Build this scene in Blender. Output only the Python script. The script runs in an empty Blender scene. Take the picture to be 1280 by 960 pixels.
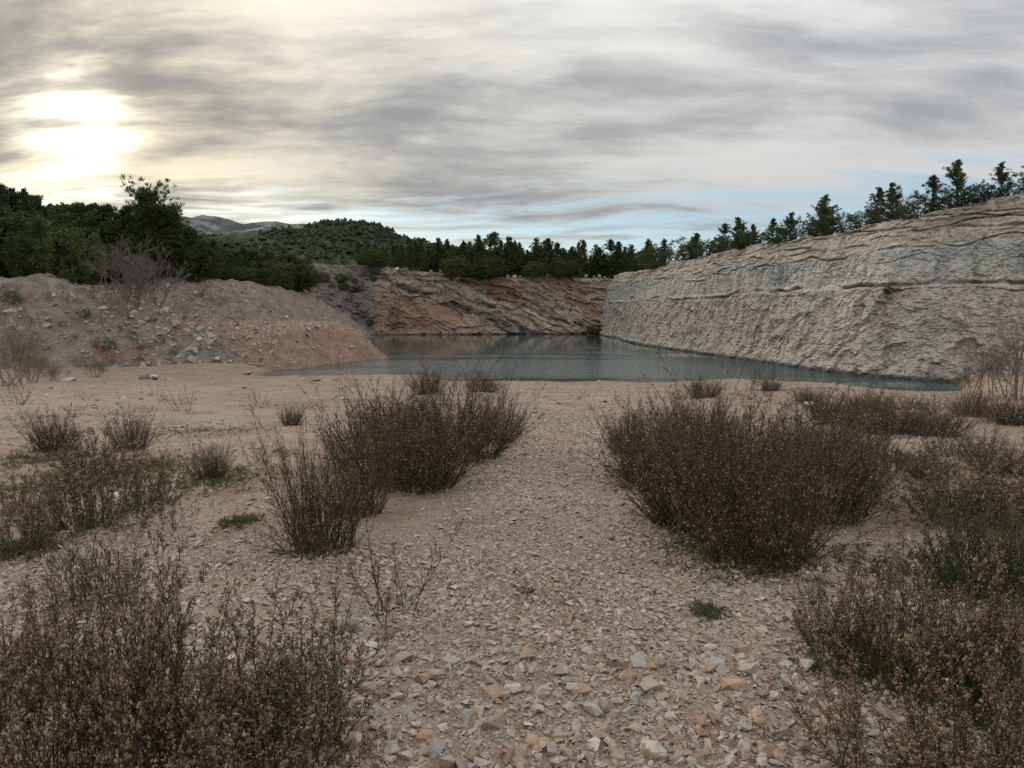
import bpy, bmesh, math, random
import numpy as np
from mathutils import Vector, Matrix
R = math.radians
RNG = np.random.default_rng(7)
random.seed(7)
scn = bpy.context.scene
COL = scn.collection

# ------------------------------------------------------------------ camera
F = 961.0; CX = 640.0; CY = 480.0; PITCH = math.atan((480-388)/961.0)
CAMZ = 7.0
cam_d = bpy.data.cameras.new('camera'); cam = bpy.data.objects.new('camera', cam_d)
COL.objects.link(cam); scn.camera = cam
cam_d.sensor_width = 36.0; cam_d.lens = F/1280*36
cam_d.clip_start = 0.05; cam_d.clip_end = 8000
cam.location = (0, 0, CAMZ); cam.rotation_euler = (R(90)-PITCH, 0, 0)

# ------------------------------------------------------------------ node helper
class NT:
    def __init__(self, tree):
        self.t = tree; self.t.nodes.clear()
    def n(self, typ, ins=None, **props):
        nd = self.t.nodes.new(typ)
        for k, v in props.items(): setattr(nd, k, v)
        for k, v in (ins or {}).items():
            s = nd.inputs[k]
            if hasattr(v, 'node'): self.t.links.new(v, s)
            else:
                if hasattr(s, 'default_value') and isinstance(v, (tuple, list)) and len(v) == 3 and s.type == 'RGBA': v = tuple(v)+(1,)
                s.default_value = v
        return nd
    def math(self, op, a, b=0.0, c=0.0, clamp=False):
        return self.n('ShaderNodeMath', {0: a, 1: b, 2: c}, operation=op, use_clamp=clamp).outputs[0]
    def vmath(self, op, a, b=(0, 0, 0)):
        nd = self.n('ShaderNodeVectorMath', {0: a, 1: b}, operation=op)
        return nd.outputs['Value'] if op in ('DOT_PRODUCT', 'LENGTH') else nd.outputs[0]
    def scale(self, a, s):
        return self.n('ShaderNodeVectorMath', {0: a, 'Scale': s}, operation='SCALE').outputs[0]
    def ss(self, v, a, b, lo=0.0, hi=1.0):
        return self.n('ShaderNodeMapRange', {0: v, 1: a, 2: b, 3: lo, 4: hi}, interpolation_type='SMOOTHSTEP').outputs[0]
    def mix(self, f, a, b, mode='MIX'):
        return self.n('ShaderNodeMix', {0: f, 6: a, 7: b}, data_type='RGBA', blend_type=mode).outputs[2]
    def noise(self, vec, scale=1, detail=4, rough=.55, dist=0.0, lac=2.0):
        return self.n('ShaderNodeTexNoise', {'Vector': vec, 'Scale': scale, 'Detail': detail, 'Roughness': rough, 'Distortion': dist, 'Lacunarity': lac}).outputs[0]
    def map(self, vec, sc=(1, 1, 1), rot=(0, 0, 0), loc=(0, 0, 0)):
        return self.n('ShaderNodeMapping', {'Vector': vec, 'Location': loc, 'Rotation': rot, 'Scale': sc}).outputs[0]
    def sep(self, v): return self.n('ShaderNodeSeparateXYZ', {0: v}).outputs
    def comb(self, x, y, z): return self.n('ShaderNodeCombineXYZ', {0: x, 1: y, 2: z}).outputs[0]
    def ramp(self, v, stops, interp='LINEAR'):
        nd = self.n('ShaderNodeValToRGB', {0: v}); cr = nd.color_ramp; cr.interpolation = interp
        while len(cr.elements) > 1: cr.elements.remove(cr.elements[-1])
        for i, (p, c) in enumerate(stops):
            e = cr.elements[0] if i == 0 else cr.elements.new(p)
            e.position = p; e.color = tuple(c)+(1,) if len(c) == 3 else c
        return nd.outputs[0]
    def pos(self): return self.n('ShaderNodeNewGeometry').outputs['Position']

# ------------------------------------------------------------------ world, sun, exposure
def pix_dir(u, v):
    r = (u-CX)/F; up = (CY-v)/F
    c, s = math.cos(PITCH), math.sin(PITCH)
    return np.array([r, c+up*s, -s+up*c])
sd = pix_dir(92, 142); sd /= np.linalg.norm(sd)
SUN_EL = math.asin(sd[2]); SUN_AZ = math.atan2(sd[0], sd[1])      # azimuth from +Y towards +X
world = bpy.data.worlds.new('World'); scn.world = world; world.use_nodes = True
w = NT(world.node_tree)
sky = w.n('ShaderNodeTexSky', sky_type='NISHITA', sun_disc=False, sun_elevation=SUN_EL, sun_rotation=SUN_AZ,
          air_density=1.0, dust_density=0.4, ozone_density=2.5, altitude=100)
d = w.vmath('NORMALIZE', w.n('ShaderNodeTexCoord').outputs['Generated'])
dx, dy, dz = w.sep(d)
dzc = w.math('MAXIMUM', dz, 0.0)
inv = w.math('DIVIDE', 1.0, w.math('ADD', dzc, 0.17))
px = w.math('MULTIPLY', dx, inv); py = w.math('MULTIPLY', dy, inv)
proj = w.comb(px, py, 0.0)
warp = w.n('ShaderNodeTexNoise', {'Vector': proj, 'Scale': .7, 'Detail': 2.0}).outputs[1]
pw = w.vmath('ADD', proj, w.scale(w.vmath('SUBTRACT', warp, (.5, .5, .5)), 0.6))
n1 = w.noise(w.map(pw, (.75, 1.25, 1), (0, 0, R(14)), (3.1, 1.7, 0)), 1.0, 7, .60)
n2 = w.noise(w.map(pw, (1.2, 3.2, 1), (0, 0, R(-12)), (7.3, 2.2, 0)), 1.7, 6, .60)
n3 = w.noise(w.map(pw, (.30, .42, 1), (0, 0, R(20)), (1.3, 5.2, 0)), 1.0, 4, .5)
dens = w.math('ADD', w.math('MULTIPLY', n1, .50), w.math('ADD', w.math('MULTIPLY', n2, .22), w.math('MULTIPLY', n3, .40)))
ca = w.vmath('DOT_PRODUCT', d, tuple(sd))
ang = w.math('ARCCOSINE', w.math('MINIMUM', ca, .99999))            # radians from the sun
# deck of cloud seen by transmitted light: thick = grey, thin = bright; warmer towards the sun
thick = w.ss(dens, .47, .67)
near = w.math('EXPONENT', w.math('MULTIPLY', ang, -1/.37))
bright = w.mix(near, (4.5, 4.6, 4.65), (6.2, 5.5, 3.9))
dark = w.mix(near, (2.3, 2.42, 2.6), (1.7, 1.68, 1.58))
cloud = w.mix(thick, bright, dark)
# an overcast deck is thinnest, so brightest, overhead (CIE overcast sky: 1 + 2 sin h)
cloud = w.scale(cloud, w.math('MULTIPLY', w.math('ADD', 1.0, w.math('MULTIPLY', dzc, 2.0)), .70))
# gap under the far edge of the deck, with a few thin streaks
edge = w.math('ADD', dz, w.math('MULTIPLY', w.math('SUBTRACT', n2, .5), .16))
edge = w.math('ADD', edge, w.math('MULTIPLY', w.math('SUBTRACT', n3, .5), .14))
cover = w.ss(edge, .085, .155)
st = w.noise(w.map(d, (3.0, 3.0, 46)), 1.6, 6, .6, .4)
streak = w.math('MULTIPLY', w.ss(st, .52, .64), w.ss(dz, .16, .09))
cover = w.math('MAXIMUM', cover, w.math('MULTIPLY', streak, .85))
gapsky = w.mix(.55, sky.outputs[0], (2.7, 3.6, 4.3))
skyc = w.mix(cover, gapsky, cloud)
# sunlight scattered through the thin cloud around the sun
g1 = w.math('EXPONENT', w.math('MULTIPLY', w.math('POWER', w.math('DIVIDE', ang, .046), 2.0), -1.0))
g2 = w.math('EXPONENT', w.math('MULTIPLY', ang, -1/.12))
veil = w.ss(dens, .66, .50, .12, 1.0)
glow = w.mix(1.0, w.scale((1.0, .92, .72), w.math('MULTIPLY', g1, 26.0)), w.scale((1.0, .80, .46), w.math('MULTIPLY', g2, 4.0)), 'ADD')
glow = w.scale(glow, veil)
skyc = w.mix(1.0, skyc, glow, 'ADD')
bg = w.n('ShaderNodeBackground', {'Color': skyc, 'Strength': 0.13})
w.n('ShaderNodeOutputWorld', {'Surface': bg.outputs[0]})
sun_d = bpy.data.lights.new('sun', 'SUN'); sun_d.energy = 1.5; sun_d.angle = R(12); sun_d.color = (1, .88, .70)
sun = bpy.data.objects.new('sun', sun_d); COL.objects.link(sun)
sun.rotation_euler = Vector(tuple(-sd)).to_track_quat('-Z', 'Y').to_euler()
sun.location = (-40, 60, 60)
vs = scn.view_settings; vs.view_transform = 'Standard'; vs.look = 'None'; vs.exposure = 0.25; vs.gamma = 1.0; vs.use_curve_mapping = False
scn.render.engine = 'CYCLES'
scn.cycles.use_denoising = False
scn.cycles.max_bounces = 5; scn.cycles.diffuse_bounces = 3; scn.cycles.glossy_bounces = 2; scn.cycles.transparent_max_bounces = 4
scn.cycles.sample_clamp_indirect = 6

# ------------------------------------------------------------------ numpy noise
def _hash(ix, iy, iz, seed):
    h = (ix.astype(np.int64)*374761393 + iy.astype(np.int64)*668265263 + iz.astype(np.int64)*2147483647 + seed*1274126177) & 0xffffffff
    h = ((h ^ (h >> 13))*1274126177) & 0xffffffff
    h = h ^ (h >> 16)
    return (h & 0xffffff)/float(0xffffff)
def vnoise(x, y, z=0.0, seed=0):
    x, y, z = np.broadcast_arrays(np.asarray(x, float), np.asarray(y, float), np.asarray(z, float))
    ix, iy, iz = np.floor(x), np.floor(y), np.floor(z)
    fx, fy, fz = x-ix, y-iy, z-iz
    fx = fx*fx*(3-2*fx); fy = fy*fy*(3-2*fy); fz = fz*fz*(3-2*fz)
    r = 0
    for a in (0, 1):
        for b in (0, 1):
            for c in (0, 1):
                r = r + _hash(ix+a, iy+b, iz+c, seed)*(fx if a else 1-fx)*(fy if b else 1-fy)*(fz if c else 1-fz)
    return r*2-1
def fbm(x, y, z=0.0, oct=4, seed=0, gain=.5):
    s = 0; a = 1.0; f = 1.0
    for o in range(oct):
        s = s + a*vnoise(np.asarray(x)*f+o*17.3, np.asarray(y)*f-o*9.1, np.asarray(z)*f+o*4.7, seed+o); a *= gain; f *= 2.03
    return s
def sst(x, a, b):
    t = np.clip((np.asarray(x, float)-a)/(b-a), 0, 1); return t*t*(3-2*t)

# ------------------------------------------------------------------ mesh helpers
def mesh_np(name, V, faces, mat=None, smooth=False):
    """V (n,3); faces: list of int arrays (m,k)"""
    me = bpy.data.meshes.new(name)
    V = np.ascontiguousarray(V, dtype=np.float32)
    me.vertices.add(len(V)); me.vertices.foreach_set('co', V.ravel())
    tot = np.concatenate([np.full(len(f), f.shape[1], np.int32) for f in faces])
    idx = np.concatenate([np.asarray(f, np.int32).ravel() for f in faces])
    me.loops.add(len(idx)); me.loops.foreach_set('vertex_index', idx)
    me.polygons.add(len(tot))
    st_ = np.concatenate([[0], np.cumsum(tot)[:-1]]).astype(np.int32)
    me.polygons.foreach_set('loop_start', st_)
    me.polygons.foreach_set('loop_total', tot)
    if smooth: me.polygons.foreach_set('use_smooth', np.ones(len(tot), bool))
    me.update(calc_edges=True)
    if not smooth: me.shade_flat()
    if mat: me.materials.append(mat)
    return me
def link(name, me, parent=None, loc=(0, 0, 0), rz=0, sc=(1, 1, 1)):
    o = bpy.data.objects.new(name, me); COL.objects.link(o)
    o.location = loc; o.rotation_euler = (0, 0, rz); o.scale = sc
    if parent: o.parent = parent
    return o
def tag(o, label=None, cat=None, group=None, kind=None):
    if label: o['label'] = label
    if cat: o['category'] = cat
    if group: o['group'] = group
    if kind: o['kind'] = kind
    return o
def grid_faces(nu, nv):
    i = np.arange(nu-1)[:, None]*nv+np.arange(nv-1)[None, :]
    return np.stack([i, i+nv, i+nv+1, i+1], -1).reshape(-1, 4)
def unit(a): return a/np.maximum(np.linalg.norm(a, axis=-1, keepdims=True), 1e-9)
def tubes(P, Rr, sides=3):
    """P (N,K,3), Rr (N,K)"""
    N, K, _ = P.shape
    T = unit(np.gradient(P, axis=1)) if K > 2 else np.repeat(unit(P[:, 1:]-P[:, :1]), K, 1)
    ref = np.where(np.abs(T[..., 2:3]) > .9, np.array([1., 0, 0]), np.array([0, 0, 1.]))
    A = unit(np.cross(T, ref)); B = np.cross(T, A)
    an = np.arange(sides)*2*np.pi/sides
    V = P[:, :, None]+Rr[:, :, None, None]*(A[:, :, None]*np.cos(an)[:, None]+B[:, :, None]*np.sin(an)[:, None])
    base = (np.arange(N)*K*sides)[:, None, None]+(np.arange(K-1)*sides)[None, :, None]+np.arange(sides)[None, None]
    nx = (np.arange(N)*K*sides)[:, None, None]+(np.arange(K-1)*sides)[None, :, None]+((np.arange(sides)+1) % sides)[None, None]
    Fq = np.stack([base, nx, nx+sides, base+sides], -1).reshape(-1, 4)
    return V.reshape(-1, 3), Fq
def blades(Pb, D, L, W, rng, fold=.25):
    """leaf-shaped quads"""
    N = len(Pb); D = unit(D)
    S = unit(np.cross(D, rng.normal(size=(N, 3)))); U = np.cross(D, S)
    L = np.broadcast_to(L, (N,))[:, None]; W = np.broadcast_to(W, (N,))[:, None]
    mid = Pb+D*L*.5+U*W*fold
    V = np.stack([Pb, mid-S*W*.5, Pb+D*L, mid+S*W*.5], 1).reshape(-1, 3)
    Fq = (np.arange(N)*4)[:, None]+np.arange(4)[None]
    return V, Fq
def tufts(Pc, s, rng):
    N = len(Pc)
    o = np.array([[1, 0, 0], [-1, 0, 0], [0, 1, 0], [0, -1, 0], [0, 0, 1], [0, 0, -1]], float)
    V = Pc[:, None]+o[None]*(s[:, None]*rng.uniform(.6, 1.3, (N, 6)))[:, :, None]+rng.normal(size=(N, 6, 3))*s[:, None, None]*.25
    f = np.array([[0, 2, 4], [2, 1, 4], [1, 3, 4], [3, 0, 4], [2, 0, 5], [1, 2, 5], [3, 1, 5], [0, 3, 5]])
    Ft = (np.arange(N)*6)[:, None, None]+f[None]
    return V.reshape(-1, 3), Ft.reshape(-1, 3)
def merge(parts):
    Vs, Fs, o = [], [], 0
    for V, f in parts:
        Vs.append(V); Fs.append(f+o); o += len(V)
    return np.concatenate(Vs), Fs

# ------------------------------------------------------------------ materials
def new_mat(name):
    m = bpy.data.materials.new(name); m.use_nodes = True
    return m, NT(m.node_tree)
def finish(nt, col, rough=.9, bump=None, bstr=.5, bdist=.05, spec=.25, **kw):
    ins = {'Base Color': col, 'Roughness': rough, 'Specular IOR Level': spec}
    ins.update(kw)
    if bump is not None:
        ins['Normal'] = nt.n('ShaderNodeBump', {'Height': bump, 'Strength': bstr, 'Distance': bdist}).outputs[0]
    p = nt.n('ShaderNodeBsdfPrincipled', ins)
    nt.n('ShaderNodeOutputMaterial', {'Surface': p.outputs[0]})
BUSH_TINT = [(0, (.75, .72, .72)), (.25, (1.1, 1.0, .92)), (.5, (.82, .88, .74)), (.75, (1.2, 1.12, 1.05)), (1, (.9, .86, .9))]
TREE_TINT = [(0, (.75, .8, .85)), (.3, (1.1, 1.1, .95)), (.6, (.9, .92, .9)), (.8, (1.35, 1.25, .95)), (1, (1.0, 1.05, 1.0))]
def island_mat(name, stops, rough=.85, transl=0.0, nscale=0, tint=None):
    m, t = new_mat(name)
    rnd = t.n('ShaderNodeNewGeometry').outputs['Random Per Island']
    c = t.ramp(rnd, stops)
    if tint:
        ob = t.n('ShaderNodeObjectInfo').outputs['Random']
        c = t.mix(1.0, c, t.ramp(ob, tint), 'MULTIPLY')
    bump = None
    if nscale:
        tc = t.n('ShaderNodeTexCoord').outputs['Object']
        nn = t.noise(tc, nscale, 5, .65)
        c = t.mix(1.0, c, t.ramp(nn, [(.25, (.62, .60, .58)), (.7, (1.12, 1.12, 1.12))]), 'MULTIPLY')
        bump = nn
    if transl > 0:
        p = t.n('ShaderNodeBsdfPrincipled', {'Base Color': c, 'Roughness': rough, 'Specular IOR Level': .15})
        tr = t.n('ShaderNodeBsdfTranslucent', {'Color': c})
        mx = t.n('ShaderNodeMixShader', {0: transl, 1: p.outputs[0], 2: tr.outputs[0]})
        t.n('ShaderNodeOutputMaterial', {'Surface': mx.outputs[0]})
    else:
        finish(t, c, rough, bump, .6, .02, .15)
    return m
M = {}
M['stone'] = island_mat('limestone_gravel', [(0, (0.564, 0.464, 0.373)), (.2, (0.449, 0.329, 0.248)), (.35, (0.605, 0.525, 0.445)), (.5, (0.385, 0.315, 0.264)), (.65, (0.536, 0.415, 0.324)), (.8, (0.490, 0.450, 0.410)), (.92, (0.409, 0.269, 0.198)), (1, (0.670, 0.599, 0.519))], .9, 0, 60)
M['scree'] = island_mat('scree_rock', [(0, (0.470, 0.407, 0.356)), (.25, (0.359, 0.296, 0.258)), (.5, (0.554, 0.491, 0.428)), (.7, (0.415, 0.352, 0.314)), (.85, (0.304, 0.253, 0.228)), (1, (0.694, 0.632, 0.568))], .9, 0, 4)
M['stem'] = island_mat('dry_stem', [(0, (0.060, 0.043, 0.034)), (.5, (0.088, 0.066, 0.052)), (.8, (0.048, 0.036, 0.031)), (1, (0.153, 0.126, 0.106))], .8, tint=BUSH_TINT)
M['dry'] = island_mat('dry_leaf', [(0, (0.067, 0.044, 0.029)), (.35, (0.117, 0.081, 0.053)), (.6, (0.051, 0.036, 0.026)), (.8, (0.158, 0.113, 0.076)), (1, (0.060, 0.053, 0.029))], .8, .25, tint=BUSH_TINT)
M['head'] = island_mat('seed_head', [(0, (0.290, 0.213, 0.140)), (.4, (0.391, 0.298, 0.205)), (.7, (0.200, 0.138, 0.092)), (1, (0.585, 0.493, 0.379))], .9, .25, tint=BUSH_TINT)
M['green'] = island_mat('green_leaf', [(0, (.095, .105, .045)), (.4, (.075, .085, .038)), (.7, (.13, .135, .06)), (.85, (.20, .17, .09)), (1, (.17, .19, .075))], .6, .3)
M['sage'] = island_mat('sage_leaf', [(0, (.10, .12, .065)), (.5, (.08, .10, .055)), (1, (.15, .165, .10))], .7, .3)
M['pine'] = island_mat('pine_needle', [(0, (.045, .068, .030)), (.5, (.065, .092, .038)), (.85, (.085, .112, .045)), (1, (.12, .135, .055))], .6, .25, tint=TREE_TINT)
M['pine_dark'] = island_mat('pine_needle_dark', [(0, (.036, .054, .028)), (.5, (.052, .075, .036)), (1, (.085, .105, .05))], .65, .2, tint=TREE_TINT)
M['oak'] = island_mat('evergreen_leaf', [(0, (.05, .065, .027)), (.6, (.07, .088, .036)), (1, (.11, .12, .05))], .6, .2, tint=TREE_TINT)
M['autumn'] = island_mat('autumn_leaf', [(0, (.22, .13, .04)), (1, (.30, .17, .06))], .7, .3)
M['twig'] = island_mat('bare_twig', [(0, (.14, .115, .10)), (.6, (.19, .16, .14)), (1, (.25, .21, .18))], .9)
M['twig_tan'] = island_mat('tan_twig', [(0, (.19, .145, .105)), (.6, (.25, .20, .15)), (1, (.30, .25, .2))], .9)
M['bark'] = island_mat('bark', [(0, (.10, .075, .06)), (1, (.15, .12, .10))], .95)

def mat_ground():
    m, t = new_mat('sandy_gravel_ground'); P = t.pos(); P2 = t.map(P, (1, 1, .3))
    grav = t.n('ShaderNodeAttribute', attribute_name='gravel').outputs['Fac']
    big = t.noise(P2, .22, 5, .6, .4); mid = t.noise(P2, 1.3, 6, .65); fine = t.noise(P2, 22, 6, .7)
    base = t.ramp(big, [(.30, (0.347, 0.240, 0.173)), (.48, (0.450, 0.338, 0.256)), (.62, (0.486, 0.389, 0.308)), (.75, (0.405, 0.303, 0.232))])
    base = t.mix(t.ss(t.noise(P2, .8, 6, .7), .40, .62), base, (0.324, 0.222, 0.161))
    base = t.mix(t.math('MULTIPLY', t.ss(mid, .56, .40), .55), base, (0.476, 0.389, 0.313))
    # small chips of limestone pressed into the soil
    vor = t.n('ShaderNodeTexVoronoi', {'Vector': P2, 'Scale': 34.0, 'Randomness': 1.0})
    vc = t.sep(vor.outputs['Color'])
    chipc = t.ramp(vc[0], [(0, (0.338, 0.256, 0.195)), (.3, (0.486, 0.384, 0.302)), (.6, (0.404, 0.292, 0.220)), (.85, (0.569, 0.487, 0.406)), (1, (0.317, 0.256, 0.215))])
    chip = t.math('MULTIPLY', t.ss(vor.outputs['Distance'], .55, .35), t.math('GREATER_THAN', t.math('ADD', vc[1], t.math('MULTIPLY', grav, .55)), .72))
    vor2 = t.n('ShaderNodeTexVoronoi', {'Vector': P2, 'Scale': 11.0, 'Randomness': 1.0})
    vc2 = t.sep(vor2.outputs['Color'])
    chip2 = t.math('MULTIPLY', t.ss(vor2.outputs['Distance'], .40, .26), t.math('GREATER_THAN', t.math('ADD', vc2[1], t.math('MULTIPLY', grav, .3)), .86))
    col = t.mix(t.math('MULTIPLY', chip, .8), base, chipc)
    col = t.mix(t.math('MULTIPLY', chip2, .8), col, t.ramp(vc2[0], [(0, (0.477, 0.395, 0.323)), (.5, (0.372, 0.280, 0.219)), (1, (0.593, 0.522, 0.451))]))
    col = t.mix(1.0, col, t.ramp(fine, [(.25, (.66, .64, .62)), (.7, (1.15, 1.15, 1.15))]), 'MULTIPLY')
    h = t.math('ADD', t.math('MULTIPLY', chip, .5), t.math('ADD', t.math('MULTIPLY', chip2, 1.0), t.math('ADD', fine, t.math('MULTIPLY', mid, 2.0))))
    col = t.mix(1.0, col, t.mix(grav, (.76, .75, .735), (.90, .895, .885)), 'MULTIPLY')
    zz = t.sep(P)[2]
    wet = t.math('ADD', zz, t.math('MULTIPLY', t.math('SUBTRACT', mid, .5), .5))
    col = t.mix(t.ss(wet, .55, .12), col, (.16, .12, .09))
    finish(t, col, .95, h, .8, .03, .1)
    return m
def mat_hill():
    """scree bank, orange mound and soil of the wooded hill"""
    m, t = new_mat('scree_bank'); P = t.pos(); x, y, z = t.sep(P)
    big = t.noise(P, .09, 5, .6, .5); mid = t.noise(P, .6, 7, .68); fine = t.noise(P, 4.5, 6, .72)
    # beds that run down the slope
    dg = t.noise(t.map(P, (.5, .22, .5), (0, 0, R(-25))), .55, 5, .6, .6)
    col = t.ramp(mid, [(.28, (.12, .098, .08)), (.45, (.225, .185, .155)), (.58, (.32, .265, .22)), (.75, (.19, .155, .13))])
    col = t.mix(t.math('MULTIPLY', t.ss(dg, .56, .66), .8), col, (0.298, 0.159, 0.110))
    col = t.mix(t.math('MULTIPLY', t.ss(dg, .42, .34), .7), col, (0.400, 0.358, 0.315))
    # red earth terrace
    msk = t.n('ShaderNodeAttribute', attribute_name='red').outputs['Fac']
    msk = t.math('MULTIPLY', msk, t.ss(t.noise(P, .5, 5, .6), .20, .42))
    red = t.ramp(mid, [(.3, (.25, .155, .11)), (.5, (.36, .235, .17)), (.7, (.44, .32, .24))])
    col = t.mix(msk, col, red)
    wood = t.n('ShaderNodeAttribute', attribute_name='wood').outputs['Fac']
    col = t.mix(wood, col, (0.080, 0.080, 0.050))
    col = t.mix(1.0, col, t.ramp(fine, [(.25, (.55, .53, .52)), (.7, (1.25, 1.25, 1.25))]), 'MULTIPLY')
    finish(t, col, .95, t.math('ADD', fine, t.math('MULTIPLY', mid, 3.0)), .9, .25, .1)
    return m
def mat_right_cliff():
    m, t = new_mat('pale_limestone_face'); P = t.pos(); x, y, z = t.sep(P)
    wv = t.noise(t.map(P, (.05, .05, .02)), 1, 4, .5)
    zz = t.math('ADD', z, t.math('MULTIPLY', t.math('SUBTRACT', wv, .5), 4.0))
    zz = t.math('ADD', zz, t.math('MULTIPLY', t.math('SUBTRACT', t.noise(P, .35, 5, .65), .5), 2.4))
    lo = t.noise(t.map(P, (.5, .5, .32), (R(30), 0, 0)), .8, 7, .68)
    flute = t.noise(t.map(P, (.8, .8, .12)), .7, 7, .65, .5)
    speck = t.noise(P, 3.2, 7, .72)
    lower = t.ramp(lo, [(.25, (0.360, 0.290, 0.235)), (.42, (0.524, 0.437, 0.361)), (.55, (0.618, 0.537, 0.450)), (.70, (0.465, 0.384, 0.319))])
    upper = t.ramp(flute, [(.28, (0.316, 0.295, 0.262)), (.44, (0.492, 0.459, 0.400)), (.56, (0.608, 0.559, 0.473)), (.72, (0.445, 0.407, 0.352))])
    col = t.mix(t.ss(zz, 9.0, 9.9), lower, upper)
    topb = t.ramp(t.noise(t.map(P, (.12, .12, 2.2)), 1, 6, .6, .3), [(.3, (0.291, 0.242, 0.199)), (.45, (0.477, 0.401, 0.325)), (.6, (0.583, 0.507, 0.409)), (.75, (0.409, 0.366, 0.322))])
    col = t.mix(t.ss(zz, 13.2, 14.0), col, topb)
    grey = t.math('MULTIPLY', t.ss(zz, 12.0, 12.7), t.ss(zz, 13.8, 13.2))
    col = t.mix(t.math('MULTIPLY', grey, .6), col, (0.436, 0.436, 0.425))
    ledge = t.math('MULTIPLY', t.ss(zz, 8.75, 9.1), t.ss(zz, 9.6, 9.2))
    col = t.mix(t.math('MULTIPLY', ledge, .3), col, (0.266, 0.196, 0.158))
    orr = t.math('MULTIPLY', t.math('MULTIPLY', t.ss(zz, 14.1, 14.4), t.ss(zz, 15.0, 14.6)), t.ss(t.noise(P, .25, 3), .45, .6))
    col = t.mix(t.math('MULTIPLY', orr, .6), col, (0.482, 0.319, 0.178))
    # rain streaks and pale fresh scars
    stx = t.noise(t.map(P, (1.1, 1.1, .05)), .6, 5, .6)
    col = t.mix(t.math('MULTIPLY', t.ss(stx, .56, .68), .55), col, (0.234, 0.213, 0.196))
    col = t.mix(t.math('MULTIPLY', t.ss(stx, .42, .34), .4), col, (0.642, 0.577, 0.468))
    # damp band along the water
    col = t.mix(t.ss(z, .55, .15), col, (0.117, 0.106, 0.090))
    col = t.mix(1.0, col, t.ramp(speck, [(.28, (.58, .56, .55)), (.68, (1.18, 1.18, 1.18))]), 'MULTIPLY')
    col = t.mix(1.0, col, (.95, .985, 1.02), 'MULTIPLY')
    wp = t.vmath('ADD', P, t.scale(t.vmath('SUBTRACT', t.n('ShaderNodeTexNoise', {'Vector': P, 'Scale': .5, 'Detail': 3.0}).outputs[1], (.5, .5, .5)), 1.6))
    ck = t.n('ShaderNodeTexVoronoi', {'Vector': t.map(wp, (.35, .35, 1.1), (R(25), 0, 0)), 'Scale': 1.0}, feature='DISTANCE_TO_EDGE').outputs['Distance']
    ck2 = t.n('ShaderNodeTexVoronoi', {'Vector': t.map(wp, (.9, .9, 1.6), (R(-20), 0, 0)), 'Scale': 1.2}, feature='DISTANCE_TO_EDGE').outputs['Distance']
    hgt = t.math('ADD', t.math('ADD', speck, t.math('MULTIPLY', lo, 2.0)), t.math('ADD', t.ss(ck, 0, .10, 0, 2.2), t.ss(ck2, 0, .14, 0, 1.0)))
    finish(t, col, .95, hgt, .6, .14, .1)
    return m
def mat_back_cliff():
    m, t = new_mat('tilted_red_strata_face'); P = t.pos(); x, y, z = t.sep(P)
    q = t.math('ADD', z, t.math('MULTIPLY', x, .38))
    q = t.math('ADD', q, t.math('MULTIPLY', t.math('SUBTRACT', t.noise(P, .12, 6, .65), .5), 7.5))
    nz = t.noise(t.map(P, (.35, .35, .9), (0, R(20), 0)), .8, 7, .68)
    red = t.noise(P, .085, 4, .6, .6); speck = t.noise(P, 1.6, 7, .72)
    col = t.ramp(nz, [(.28, (0.216, 0.170, 0.140)), (.45, (0.344, 0.274, 0.221)), (.58, (0.459, 0.377, 0.301)), (.72, (0.293, 0.235, 0.194))])
    col = t.mix(t.math('MULTIPLY', t.ss(red, .47, .60), .75), col, (0.336, 0.167, 0.108))
    low = t.math('MULTIPLY', t.ss(q, 1.0, -3.0), t.ss(t.noise(P, .22, 5, .65), .30, .62))
    col = t.mix(low, col, t.ramp(nz, [(.3, (0.276, 0.165, 0.112)), (.6, (0.416, 0.275, 0.193))]))
    b1 = t.math('MULTIPLY', t.ss(q, .2, 1.0), t.ss(q, 3.4, 2.6))
    b2 = t.math('MULTIPLY', t.ss(q, 8.6, 9.2), t.ss(q, 10.2, 9.7))
    b3 = t.math('MULTIPLY', t.ss(q, 5.4, 5.8), t.ss(q, 6.6, 6.2))
    col = t.mix(t.math('MULTIPLY', b1, t.ss(t.noise(P, .2, 4, .6), .35, .6)), col, (0.097, 0.089, 0.091))
    col = t.mix(t.math('MULTIPLY', b2, t.ss(t.noise(P, .3, 4, .6), .32, .6)), col, (0.090, 0.078, 0.076))
    col = t.mix(t.math('MULTIPLY', b3, .5), col, (0.153, 0.118, 0.106))
    pale = t.math('MULTIPLY', t.ss(q, 6.6, 7.2), t.ss(q, 8.8, 8.2))
    col = t.mix(t.math('MULTIPLY', pale, .6), col, (0.539, 0.480, 0.398))
    slate = t.ss(t.math('ADD', t.math('ADD', x, t.math('MULTIPLY', z, .25)), t.math('MULTIPLY', t.math('SUBTRACT', t.noise(P, .3, 5, .65), .5), 9.0)), -35.0, -41.0)
    col = t.mix(t.math('MULTIPLY', slate, .72), col, t.ramp(nz, [(.3, (0.072, 0.076, 0.084)), (.6, (0.131, 0.137, 0.148))]))
    col = t.mix(t.ss(z, .6, .15), col, (0.115, 0.098, 0.080))
    col = t.mix(1.0, col, t.ramp(speck, [(.28, (.6, .58, .57)), (.68, (1.2, 1.2, 1.2))]), 'MULTIPLY')
    finish(t, col, .95, t.math('ADD', speck, t.math('MULTIPLY', nz, 2.0)), .9, .4, .1)
    return m
def mat_plateau():
    m, t = new_mat('stony_scrub_soil'); P = t.pos()
    c = t.ramp(t.noise(P, .35, 6, .65), [(.3, (.05, .055, .03)), (.5, (.10, .09, .055)), (.7, (.22, .18, .14))])
    finish(t, c, .95, t.noise(P, 2, 5), .6, .2, .1); return m
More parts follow.
